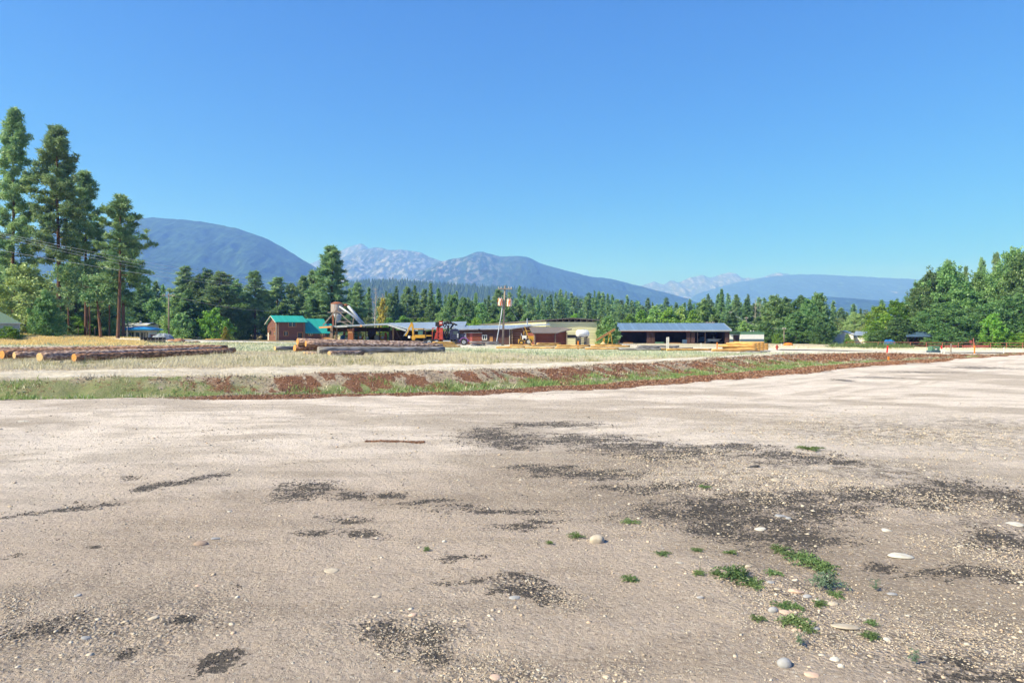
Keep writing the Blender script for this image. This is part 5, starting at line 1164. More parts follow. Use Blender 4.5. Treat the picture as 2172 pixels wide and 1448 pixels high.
def wire(p, q, sag, label, r=.022):
    pts = []
    for i in range(25):
        t = i / 24; v = p.lerp(q, t); v.z -= sag * 4 * t * (1 - t); pts.append(v - p)
    m = MB(); m.tube(pts, r, 4, False); o = m.build('power_line', WIRE, None, False, p); tag(o, label, 'power line', 'power lines crossing the left pines')
wire(W(-60, 481, 60), W(640, 598, 215), 1.2, "highest power line crossing the left pines", .014); wire(W(-60, 484, 61), W(640, 602, 216), 1.6, "second power line from the top across the left pines", .014); wire(W(-60, 488, 62), W(640, 606, 217), 1.9, "third power line from the top across the left pines", .014)
wire(W(-60, 520, 60), W(640, 612, 212), 1.2, "lowest power line crossing the left pines", .017)
wire(T2, T3, 1.5, "thin line between the dark pole and the far grey pole"); wire(T3 + Vector((1, 0, 0)), W(1000, 668, 215), 1.5, "thin line leaving the far grey pole towards the right", .018)
wire(T7, T5, 1.5, "thin line over the green-trimmed building", .02)

# ---------------------------------------------------------------- machines
def backhoe():
    d = 108.0; o = anchor('excavator', "yellow backhoe excavator with raised arm left of the red loader truck", 'excavator', 888, d); b = o.location
    P = lambda px, row, dd=d: W(px, row, dd) - b
    q = MB(); q.beam(P(860, 712), P(872, 688), .2, .3); q.build('stick', YEL, o); q = MB(); q.tube([P(856.5, 712, d - .1), P(866.5, 698, d - .1)], .045, 8); q.build('hydraulic_ram', CHROME, o)
    q = MB(); 
    for a_, c_ in [((871, 686.5), (875, 686.5)), ((874.5, 686.5), (876, 700)), ((876, 700), (877.5, 719))]: q.beam(P(*a_), P(*c_), .28, .42)
    q.build('boom', YEL, o)
    q = MB(); q.prism([(-.2, 0), (.25, 0), (.35, .5), (.0, .75), (-.3, .55)], 'y', -.3, .3); bk = q.build('bucket', YEL, o); bk.location = P(877, 721)
    q = MB(); a_ = P(881, 716.5); c_ = P(903, 710); q.box(a_.x, c_.x, -.8, .8, a_.z, c_.z); q.build('body', YEL, o)
    q = MB(); a_ = P(878, 698.6); c_ = P(899.5, 696.5); q.box(a_.x, c_.x, -.75, .75, a_.z, c_.z); q.build('cab_roof', YEL, o)
    for px in (880, 887.5, 898): q = MB(); q.beam(P(px, 710), P(px, 698.5), .09); q.build('cab_pillar', BLACKM, o)
    q = MB(); a_ = P(888, 710); c_ = P(897.5, 699); q.box(a_.x, c_.x, -.6, .6, a_.z, c_.z); q.build('cab_window', mat("green_tinted_glass", (.07, .17, .15), None, 1, .15, bump=0, spec=.7), o)
    q = MB(); q.box(P(905, 0).x, P(916, 0).x, -.7, .7, P(0, 713).z, P(0, 710.5).z); q.build('engine_cover', YEL, o)
    q = MB(); q.tube([P(902, 711), P(903.5, 697.5)], .05, 6); q.tube([P(917, 711), P(919, 697)], .05, 6); q.tube([P(917, 711), P(903, 711)], .05, 6); q.build('guard_rail', YEL, o)
    q = MB(); q.box(P(866, 0).x, P(870.5, 0).x, -.3, .3, P(0, 717).z, P(0, 712).z); q.build('toolbox', WHITE, o)
    for dy in (-.75, .55):
        for px, r_ in ((886, .42), (905, .42)): q = MB(); c_ = P(px, 0); q.tube([(c_.x, dy, r_), (c_.x, dy + .25, r_)], r_, 16); wh = q.build('wheel', RUBBER, o); q = MB(); q.tube([(c_.x, dy - .02, r_), (c_.x, dy + .27, r_)], r_ * .45, 12); q.build('rim', YEL, wh)
backhoe()
def truck():
    d = 106.0; k = d / F; o = anchor('loader_truck', "dark semi truck with purple front fender carrying a folded red log loader", 'truck', 950, d); b = o.location
    P = lambda px, row, dy=0: Vector(((px - 950) * k, dy, CH - (row - HZ) * k - b.z))
    def bx(nm, x0, x1, r0, r1, y0, y1, m, par=None): q = MB(); a_ = P(x0, r0); c_ = P(x1, r1); q.box(a_.x, c_.x, y0, y1, min(a_.z, c_.z), max(a_.z, c_.z)); return q.build(nm, m, par or o)
    bx('chassis', 902, 990, 724.5, 722, -.45, .45, BLACKM)
    for px in (912, 927.5, 985):
        for y in (-1.1, .8):
            q = MB(); c_ = P(px, 725.6); z = .5; q.tube([(c_.x, y, z), (c_.x, y + .3, z)], .5, 20); wh = q.build('wheel', RUBBER, o)
            q = MB(); q.tube([(c_.x, y - .02, z), (c_.x, y + .05, z)], .27, 14); rm = q.build('rim', CHROME, wh); q = MB(); q.tube([(c_.x, y - .04, z), (c_.x, y - .02, z)], .09, 8); q.build('hub', BLACKM, rm)
    # purple front fender: half ring
    q = MB(); c = P(985, 725.6); pts = [(c.x + .68 * math.cos(t), -.95, .5 + .68 * math.sin(t)) for t in [R(i) for i in range(10, 200, 14)]]
    for a_, b_ in zip(pts[:-1], pts[1:]): q.beam(a_, b_, .42, .1)
    q.build('fender', PURP, o)
    bx('fender_skirt', 971, 977, 727, 719, -1.05, -.7, NAVY)
    bx('hood', 974, 987, 719, 707.5, -.7, .7, NAVY); bx('grille', 987, 989, 722, 708, -.6, .6, CHROME); bx('bumper', 988, 991, 727, 723.5, -1.0, 1.0, CHROME)
    bx('cab', 955, 975, 720, 701, -.9, .9, NAVY)
    q = MB(); q.prism([(P(956, 0).x, P(0, 701).z), (P(974, 0).x, P(0, 701).z), (P(970, 0).x, P(0, 697.5).z), (P(957, 0).x, P(0, 697.5).z)], 'y', -.88, .88); q.build('cab_roof', NAVY, o)
    bx('side_window', 962.5, 972, 709, 702.5, -.93, -.9, GLASS); bx('door', 961.5, 973, 719.5, 702, -.915, -.9, NAVY)
    bx('air_cleaner', 970.5, 973.5, 716, 707, -1.05, -.8, CHROME); bx('fuel_tank', 941, 957, 727, 721.5, -1.05, -.5, CHROME); bx('step', 962, 970, 727, 722, -1.05, -.6, BLACKM)
    bx('headlight', 986, 989, 714, 711.5, -.95, -.72, CHROME)
    q = MB(); q.tube([P(962, 721, -.75), P(962, 695, -.75)], .075, 10); q.build('exhaust_stack', CHROME, o, True); q = MB(); q.tube([P(964.5, 712, .7), P(964.5, 696, .7)], .075, 10); q.build('exhaust_stack', CHROME, o, True)
    # loader
    for x0, x1, y in ((925, 929, -.3), (937, 931, -.3), (925, 929, .3), (937, 931, .3)):
        q = MB(); q.beam(P(x0, 719, y), P((x0 + x1) / 2 + (1 if x1 > x0 else -1) * 1.2, 706, y), .5, .3); q.beam(P((x0 + x1) / 2 + (1 if x1 > x0 else -1) * 1.2, 706, y), P(x1, 694, y), .34, .3); q.build('loader_tower', RED, o)
    bx('outrigger', 934, 941, 720, 696, -.9, -.7, RED); bx('loader_base', 921, 942, 721, 717.5, -.8, .8, RED)
    for px in (918.5, 940): q = MB(); q.tube([P(px, 719, -.9), P(px, 695.5, -.9)], .06, 6); q.build('guard_post', RED, o)
    q = MB(); q.tube([P(918.5, 695.5, -.9), P(923, 695.5, -.9)], .06, 6); q.tube([P(936, 695.5, -.9), P(940, 695.5, -.9)], .06, 6); q.build('guard_rail', RED, o)
    bx('operator_seat', 931.5, 939, 690, 681, -.4, .4, RED); bx('control_box', 924, 932, 692, 683, -.4, .4, BLACKM); bx('seat_pad', 933, 938, 686, 684, -.44, -.4, WHITE); bx('work_light', 939.5, 942, 687, 685, -.3, -.1, CHROME)
    rs = np.random.default_rng(4)
    q = MB(); 
    for i in range(16):
        a_ = P(941 + rs.random() * 20, 683 + rs.random() * 9, rs.normal() * .4); c_ = a_ + Vector((rs.normal() * .5, rs.normal() * .2, rs.normal() * .35)); q.tube([a_, (a_ + c_) / 2 + Vector((0, 0, .15)), c_], .06 + rs.random() * .05, 6)
    q.build('hoses', BLACKM, o, True)
    for a_, c_, w_, m in [((928, 694), (945, 684.5), .34, BLACKM), ((945, 684.5), (963, 686), .30, BLACKM), ((963, 686), (955, 697), .26, BLACKM), ((944, 690), (958, 690.5), .16, CHROME), ((951, 690), (949, 716), .3, BLACKM), ((945, 697), (952, 718), .14, BLACKM), ((956, 698), (947, 716), .12, CHROME)]:
        q = MB(); q.beam(P(*a_), P(*c_), w_); q.build('boom' if w_ > .2 else 'hydraulic_ram', m, o)
    q = MB()
    for px in (946, 951, 957): q.tube([P(px, 699), P(px - 3, 706), P(px, 713)], [.1, .14, .04], 6)
    q.build('grapple', mat("worn_grapple_steel", (.17, .14, .12), None, 4, .6), o)
    for px, r_ in ((945, 683), (953, 683.5), (960, 684)): q = MB(); q.tube([P(px, r_, -.25), P(px + 3, r_, -.25)], .13, 8); q.build('cylinder_head', CHROME, o)
truck()
def forklift():
    d = 106.0; k = d / F; o = anchor('tractor', "yellow and white articulated tractor parked before the small log shed", 'tractor', 1117, d); b = o.location
    P = lambda px, row, dy=0: Vector(((px - 1117) * k, dy, CH - (row - HZ) * k - b.z))
    def bx(nm, x0, x1, r0, r1, y0, y1, m): q = MB(); a_ = P(x0, r0); c_ = P(x1, r1); q.box(a_.x, c_.x, y0, y1, min(a_.z, c_.z), max(a_.z, c_.z)); return q.build(nm, m, o)
    bx('frame', 1101, 1131, 724, 719.5, -.5, .5, YEL); bx('hood', 1107.5, 1116.5, 719.5, 711.5, -.45, .45, WHITE); bx('counterweight', 1121, 1132, 719.5, 712.5, -.5, .5, YEL)
    bx('blade', 1099, 1102, 727.5, 719, -.8, .8, YEL); bx('engine', 1110, 1114, 722, 717, -.52, -.45, BLACKM)
    bx('seat', 1116.5, 1119.5, 716, 711, -.25, .25, BLACKM)
    for x in (1117, 1104): q = MB(); q.beam(P(x, 719, -.4), P(x, 700 if x == 1117 else 712, -.4), .09); q.build('mast_post', YEL, o)
    q = MB(); q.beam(P(1110, 703, -.4), P(1124, 701.5, -.4), .08); q.build('canopy_bar', YEL, o); q = MB(); q.beam(P(1111, 712, .3), P(1111, 703, .3), .08); q.build('mast_post', YEL, o)
    q = MB(); q.tube([P(1106, 712), P(1106, 707)], .07, 8); q.build('exhaust', CHROME, o)
    for px, r_ in ((1121, .52), (1106, .4)):
        for y in (-.85, .6): c_ = P(px, 0); q = MB(); q.tube([(c_.x, y, r_), (c_.x, y + .25, r_)], r_, 18); wh = q.build('wheel', RUBBER, o); q = MB(); q.tube([(c_.x, y - .03, r_), (c_.x, y + .05, r_)], r_ * .5, 12); q.build('rim', YEL if px == 1106 else DWHITE, wh)
forklift()

# ---------------------------------------------------------------- logs
def log(p, q, r0, r1, m, cutm, label, group=None, n=16, seg=None, rough=.05, cuts=(1, 1)):
    p = Vector(p); q = Vector(q); d = q - p; L = d.length; rs = np.random.default_rng(int(abs(p.x * 131 + p.y * 17 + r0 * 997)) + 3)
    o = link('log', None); seg = seg or max(6, int(L / .5))
    # local frame: x along log
    xax = d.normalized(); yax = Vector((0, 0, 1)).cross(xax).normalized(); zax = xax.cross(yax)
    V = []; Fs = []; ph = rs.random(4) * 6.28
    bend = (rs.random() - .5) * .010 * L
    for i in range(seg + 1):
        f = i / seg; r = r0 + (r1 - r0) * f; ca = math.sin(f * math.pi) * bend
        for k in range(n):
            a_ = 2 * math.pi * k / n; rr = r * (1 + rough * (math.sin(3 * a_ + ph[0] + f * 5) * .4 + math.sin(2 * a_ + ph[1]) * .5 + (rs.random() - .5) * 1.3))
            V.append((f * L, math.cos(a_) * rr + ca, math.sin(a_) * rr))
    for i in range(seg):
        for k in range(n): Fs.append((i * n + k, i * n + (k + 1) % n, (i + 1) * n + (k + 1) % n, (i + 1) * n + k))
    Fs.append(tuple(range(n))[::-1]); Fs.append(tuple(seg * n + k for k in range(n)))
    me = bpy.data.meshes.new('log'); me.from_pydata(V, [], Fs); me.update(); me.polygons.foreach_set('use_smooth', np.array([len(q_.vertices) == 4 for q_ in me.polygons])); me.materials.append(m)
    o2 = bpy.data.objects.new('log', me); bpy.data.objects.remove(o); COL.objects.link(o2)
    M = Matrix((xax, yax, zax)).transposed().to_4x4(); M.translation = p; o2.matrix_world = M
    tag(o2, label, 'log', group)
    for e_, idx, r in ((0, 0, r0), (1, seg, r1)):
        if not cuts[e_]: continue
        ring = [V[idx * n + k] for k in range(n)]; x = -.004 if e_ == 0 else L + .004
        c = MB(); c.add([(x, 0, 0)] + [(x, y * .93, z * .93) for _, y, z in ring], [(0, 1 + k, 1 + (k + 1) % n) for k in range(n)]); cut = c.build('cut_face', cutm, None); cut.parent = o2
    return o2
def logat(pxa, ra, da, pxb, rb, db, dia_a, dia_b, m, cutm, label, group, **kw):
    """centre of each end by pixel, diameters in photo pixels"""
    return log(W(pxa, ra, da), W(pxb, rb, db), dia_a / 2 * da / F, dia_b / 2 * db / F, m, cutm, label, group, **kw)
def rest(pxa, da, pxb, db, ra, rb, m, cutm, label, group, lift=0, **kw):
    """log resting on the ground (+lift), radii in metres"""
    a_ = gp(pxa, da); b_ = gp(pxb, db); return log(a_ + Vector((0, 0, ra + lift)), b_ + Vector((0, 0, rb + lift)), ra, rb, m, cutm, label, group, **kw)
GL = "barky logs lying in the left field"
rest(157, 31.5, 492, 40, .185, .135, LB_RED, CUT_O, "front red-barked log in the left field with smallest orange cut end", GL, .10)
rest(84, 31.8, 420, 41, .215, .17, LB_PINK, CUT_Y, "thick log whose big pale oval cut end is second from right in the left field", GL, .10)
rest(30, 33.2, 470, 43, .17, .13, LB_PINK, CUT_Y, "log with small pale cut end between two larger ends in the left field", GL, .14)
rest(4, 33.5, 300, 41, .21, .16, LB_RED, CUT_O, "log whose orange cut end sits at the photo's left edge", GL, .12)
rest(-60, 36, 482, 45, .17, .13, LB_RED, CUT_O, "rearmost reddish log lying behind the others in the left field", GL, .2)
rest(-90, 35, 250, 42, .19, .15, LB_PINK, CUT_O, "scraped log running out of the left edge behind the cut ends", GL, .14)
rest(-120, 37.5, 455, 47, .16, .12, LB_PINK, CUT_G, "farthest pinkish log along the back of the left field row", GL, .25)
rest(200, 33.5, 497, 42, .12, .15, LB_RED, CUT_G, "log with dark weathered butt end sticking out at the right of the left row", GL, .10)
for i, (px, d) in enumerate([(130, 33), (300, 36.5), (420, 39.5)]):
    rest(px, d - .5, px + 6, d + 4, .055, .055, LB_GREY, CUT_G, ["thin skid pole under the left end of the field logs", "thin skid pole under the middle of the field logs", "thin skid pole under the right end of the field logs"][i], "skid poles under the left logs")
GC = "logs piled in the centre of the field"
rest(675, 40, 942, 45, .205, .16, LB_GREY, CUT_G, "large smooth grey weathered log at the front of the centre pile", GC, .12)
rest(698, 39.2, 770, 41.5, .14, .13, LB_PINK, CUT_Y, "short log with pale round end poking out before the grey log", GC, .03)
rest(645, 41.5, 800, 46, .085, .075, LB_PINK, CUT_Y, "slim log with pale end, left one of three under the centre pile", GC, .05)
rest(651, 41.2, 810, 46.5, .075, .07, LB_PINK, CUT_Y, "slim log with pale end, middle one of three under the centre pile", GC, .05)
rest(662, 41, 820, 46, .075, .07, LB_PINK, CUT_Y, "slim log with pale end, right one of three under the centre pile", GC, .05)
logat(648.5, 728.5, 42, 938, 733.5, 47, 13.5, 9, LB_PINK, CUT_O, "long pink-barked log on top of the centre pile with orange cut end", GC)
logat(631, 724.8, 43.5, 905, 728.5, 49, 15, 9, LB_PINK, CUT_O, "uppermost left log of the centre pile with large orange cut end", GC)
logat(625, 738, 43.5, 830, 738, 48.5, 14, 10, LB_RED, CUT_O, "lower left log of the centre pile with orange cut end", GC)
rest(583, 46.5, 760, 52, .15, .14, LB_GREY, CUT_Y, "brown log with dark hollow-looking end sticking out left of the centre pile", GC, .12)
logat(705, 729, 46, 925, 731, 50, 9, 8, LB_RED, CUT_O, "reddish log half hidden behind the top of the centre pile", GC)
for px, d in [(700, 42), (800, 43.5), (905, 45)]:
    rest(px - 18, d - 1.2, px + 6, d + 5, .075, .075, LB_GREY, CUT_G, {700: "grey skid timber under the left of the grey log", 800: "grey skid timber under the middle of the grey log", 905: "grey skid timber under the right of the grey log"}[px], "skid timbers under the centre pile")
s2 = anchor('sawdust_heap', "low orange sawdust and bark heap behind the centre log pile", 'sawdust pile', 705, 95); q = MB(); q.tube([(0, 0, -.1), (0, 0, .3), (0, 0, .8)], [2.0, 1.4, .3], 18); ob = q.build('heap', SAW, s2, True); ob.scale = (1, .8, 1)
GP = "peeled yellow logs laid out across the yard"
def row_log(a_, b_, row, d, dia, label, m=LB_PEEL, cm=CUT_Y):
    logat(a_, row, d, b_, row + random.uniform(-.4, .4), d + random.uniform(-1, 2), dia, dia * .85, m, cm, label, GP, rough=.02)
for a_ in [(1053, 1113, 736.6, 79, 4.2, "leftmost peeled log of the low yard row, below the utility pole"), (1081, 1127, 732.3, 81, 4, "peeled log stacked behind the leftmost one, in front of the tractor"), (1113, 1176, 737, 79, 4.2, "peeled log in the lower course in front of the yellow tractor"), (1128, 1182, 732.5, 81, 4, "peeled log in the upper course before the small log shed's left corner"),
           (1139, 1189, 728.7, 83, 4, "peeled log highest in the row, before the small log shed"), (1177, 1240, 737.6, 79, 4.2, "peeled log of the lower course in front of the shed's right corner"), (1181, 1252, 733, 81, 4.4, "long peeled log of the upper course left of the crib"), (1241, 1312, 739, 79, 4.2, "peeled log of the lower course below the timber crib"), (1253, 1336, 734.4, 81, 4.4, "long peeled log of the upper course below the conveyor"),
           (1262, 1318, 731, 84, 3.2, "thin peeled log behind the row near the conveyor")]: row_log(*a_)
row_log(1311, 1402, 740.4, 79, 5.0, "single grey weathered log in the low yard row before the long shed", LB_GREY, CUT_G)
row_log(1401, 1412, 740.6, 79.6, 5.0, "short peeled stub right of the grey log in the yard row")
row_log(1414, 1509, 741.2, 79, 5.2, "long yellow peeled log in front of the long shed's middle bay")
row_log(1510, 1606, 742.3, 78, 5.6, "long yellow peeled log at the foot of the right stack")
for i, (a_, b_, row, d, dia) in enumerate([(1352, 1440, 734.2, 86, 4.5), (1350, 1398, 737.2, 84, 3.6), (1400, 1470, 737.5, 85, 3.2)]):
    row_log(a_, b_, row, d, dia, ["long dark timber beam on the stack before the long shed", "short dark timber lying before the pale sawdust patch", "thin dark timber lying right of the dark beam stack"][i], LB_GREY, CUT_G)
s3 = anchor('gravel_heap', "low pale sawdust mound behind the dark timbers", 'sawdust pile', 1375, 90); q = MB(); q.tube([(0, 0, -.1), (0, 0, .2), (0, 0, .62)], [2.0, 1.2, .2], 18); ob = q.build('heap', SAW, s3, True); ob.scale = (1, .6, .8)
GS = "peeled logs in the stack beside the hydrant"
lab_c = ["front", "second", "third"]; lab_r = ["bottom", "second-lowest", "second-highest", "top"]
for r_ in range(4):
    for c_ in range(4 - (r_ > 2)):
        row = 742.5 - r_ * 4.6 - c_ * 1.1; d = 80 + c_ * 1.6; xr = 1604 + c_ * 8.5 - (r_ == 0 and c_ == 0) * 2
        xl = [1520, 1533, 1530, 1541][r_] + c_ * 8 - (6 if r_ == 2 else 0)
        logat(xl, row, d + 1.5, xr, row + .4, d - .8, 4.6, 5.2, LB_PEEL, CUT_Y, f"peeled log in the {lab_r[r_]} layer of the right stack, {['nearest', 'second nearest', 'third nearest', 'farthest'][c_]} to camera", GS, rough=.02)
for i in range(3):
    row_log(1570 + i * 6, 1618 + i * 8, 746.8 - i * .8, 76.5 + i * .8, 2.2, ["thin dark pole lying on the ground before the right stack, nearest", "thin dark pole lying before the right stack, middle one", "thin dark pole lying before the right stack, farthest"][i], LB_GREY, CUT_G)
# peeled logs near the truck
for i, (a_, b_, row) in enumerate([(918, 964, 726.3), (931, 968, 730.5), (935, 976, 734.5)]):
    logat(a_, row, 74 - i * 3, b_, row - .2, 75 - i * 3, 4.2, 3.6, LB_PEEL, CUT_Y, ["uppermost peeled log right of the grey log, before the truck wheels", "middle peeled log right of the grey log, before the truck", "lowest peeled log right of the grey log's tip"][i], GP, rough=.02)
for i, (a_, b_, row, m) in enumerate([(996, 1058, 725.5, LB_GREY), (998, 1028, 730, LB_GREY), (1030, 1062, 729.5, LB_GREY), (1000, 1030, 733, LB_GREY)]):
    logat(a_, row, 96, b_, row, 97, 3.6, 3.2, m, CUT_G, ["long grey beam resting on the heap before the workshop wall", "short grey beam at the left of the heap before the workshop", "short grey beam at the right of the heap before the workshop", "lowest grey beam of the heap before the workshop"][i], "weathered beams before the workshop", rough=.03)
# small yellow lumber piles on the left
for i in range(4):
    logat(436 + (i % 2) * 2, 721.6 - (i // 2) * 2.2, 138 + (i % 2), 474, 721.6 - (i // 2) * 2.2, 139 + (i % 2), 2.3, 2.3, LB_PEEL, CUT_Y, "small peeled log in the low yellow pile between storefront and log house", "small yellow log pile", rough=.02)
for i, px in enumerate([408, 413, 418]):
    p = gp(px, 120); lab = ["left", "middle", "right"][i]
    q = MB(); q.tube([(0, 0, .12), (.02, 1.8, .12)], .15, 10); q.tube([(.2, 0, .34), (.2, 1.8, .34)], .14, 10) if i < 2 else None; o = q.build('post_bundle', LB_PEEL, None, True, p); tag(o, f"{lab} orange bundle of posts beyond the low pallet row", 'post bundle')
# crates and low pallets
for c_ in range(6):
    for r_ in range(2):
        p = gp(304 + c_ * 8, 88); o = thing('crate', f"black slatted crate, {['lower', 'upper'][r_]} tier, {ORD[c_]} from left, before the storefront", 'crate', (p.x, p.y + (c_ % 2) * .15, p.z + r_ * .43), 0, "black crates stacked left of the pallets")
        q = MB()
        for z in (0.0, .16, .32): q.box(-.22, .22, -.3, -.27, z, z + .08); q.box(-.22, .22, .27, .3, z, z + .08)
        q.box(-.22, -.2, -.27, .27, 0, .4); q.box(.2, .22, -.27, .27, 0, .4); q.box(-.2, .2, -.27, .27, .01, .04); q.build('slats', BLACKM, o)
        q = MB(); 
        for x in (-.22, .18):
            for y in (-.3, .26): q.box(x + .002, x + .04, y + .002 if y > 0 else y - .003, y + .04, 0, .41)
        q.build('corner_post', DARKIN, o)
o = anchor('tarped_pile', "grey-blue tarp over a low mound behind the black crates", 'tarp', 346, 100); V, Fs = ellipsoid((0, 0, .1), (1.55, 1.2, .85), 18, 9); q = MB(); q.add([(x, y, max(-.1, z + .08 * math.sin(x * 7 + y * 4))) for x, y, z in V], Fs); q.build('tarp_cover', GTARP, o); q = MB(); q.beam((-1.5, -1, .05), (-1.2, -1.1, .05), .15); q.build('weight_stone', BLACKM, o)
for i in range(10):
    p = gp(352 + i * 7.3, 92); o = thing('timber_pallet', f"dark low pallet of short posts, {ORD[i]} from left right of the crates", 'pallet', p, 0, "low dark pallets right of the crates")
    q = MB(); 
    for j in range(3): q.tube([(-.14 + j * .14, -.5, .1), (-.14 + j * .14, .6, .1)], .068, 7)
    q.build('post_row', LB_GREY if i % 3 else LB_RED, o); q = MB(); q.beam((-.2, 0, .2), (.2, 0, .2), .07); q.build('cross_batten', DARKIN if i % 2 else POST, o)
for px, d, h, lb in [(381, 97, .45, "dark brown bark heap behind the low pallets"), (366, 98, .25, "small grey-brown scrap heap behind the left pallets")]:
    o = anchor('bark_heap', lb, 'heap', px, d); V, Fs = ellipsoid((0, 0, 0), (.8, .6, h), 14, 8); q = MB(); q.add([(x, y, z + .05 * math.sin(x * 11) * math.cos(y * 9)) for x, y, z in V], Fs); q.build('bark_mound', LB_RED, o); q = MB(); q.beam((-.4, -.3, h * .6), (.4, -.2, h * .9), .07); q.build('loose_stick', POST, o)

# ---------------------------------------------------------------- near ground: rocks, pebbles, weeds
def rockmat(name, c1, c2):
    s = NT(name); v = s.coord('Object'); n = s.noise(v, 9, 5, .6); n2 = s.noise(v, 45, 4, .7)
    c = s.mix(s.ramp(n, .35, .65), c1, c2); c = s.mix(s.math('MULTIPLY', s.ramp(n2, .5, .7), .35), c, tuple(q * .5 for q in c1)); s.bsdf(c, .85, 0, s.bump(n2, .35, .006), .2); return s.m
RK_B = rockmat("brown_stone", (.33, .25, .20), (.25, .19, .155)); RK_P = rockmat("pale_stone", (.50, .44, .35), (.40, .34, .27)); RK_W = rockmat("white_stone", (.58, .55, .49), (.46, .43, .37)); RK_G = rockmat("grey_stone", (.36, .36, .37), (.27, .27, .28)); RK_D = rockmat("dark_asphalt_lump", (.09, .085, .085), (.06, .058, .06)); RK_K = rockmat("pinkish_stone", (.58, .42, .33), (.50, .36, .28))
import bmesh
def ico(sub):
    b = bmesh.new(); bmesh.ops.create_icosphere(b, subdivisions=sub, radius=1.0); V = np.array([v.co[:] for v in b.verts]); Fc = np.array([[v.index for v in f.verts] for f in b.faces]); b.free(); return V, Fc
IV, IF = ico(3); I1V, I1F = ico(1)
def rock(px, row, wpx, hpx, m, label, seed, ang=.9, rz=0, name='stone', group=None):
    d = CH * F / (row - HZ); x = gx(px, d); z = gz(x, d); k = d / F; rs = np.random.default_rng(seed)
    sx = wpx * k / 2; sz = min(hpx * k / 2, sx) * (.5 if hpx < wpx * .8 else .85); V = IV.copy()
    for _ in range(11):
        n = rs.normal(size=3); n /= np.linalg.norm(n); t = (V @ n); cut = .62 + .3 * rs.random(); over = np.maximum(t - cut, 0); V -= n[None] * (over * ang)[:, None]
    V = V * (1 + .06 * (fbm(V[:, 0] * 2 + seed, V[:, 1] * 2 + V[:, 2], seed) - .5)[:, None])
    V = V * np.array([sx, sx * (.65 + .3 * rs.random()), sz])
    me = np_mesh(name, V, IF, m, smooth=False); o = link(name, me, None, (x, d, z + sz * .18)); o.rotation_euler = (rs.normal() * .08, rs.normal() * .08, rz); return tag(o, label, 'stone', group)
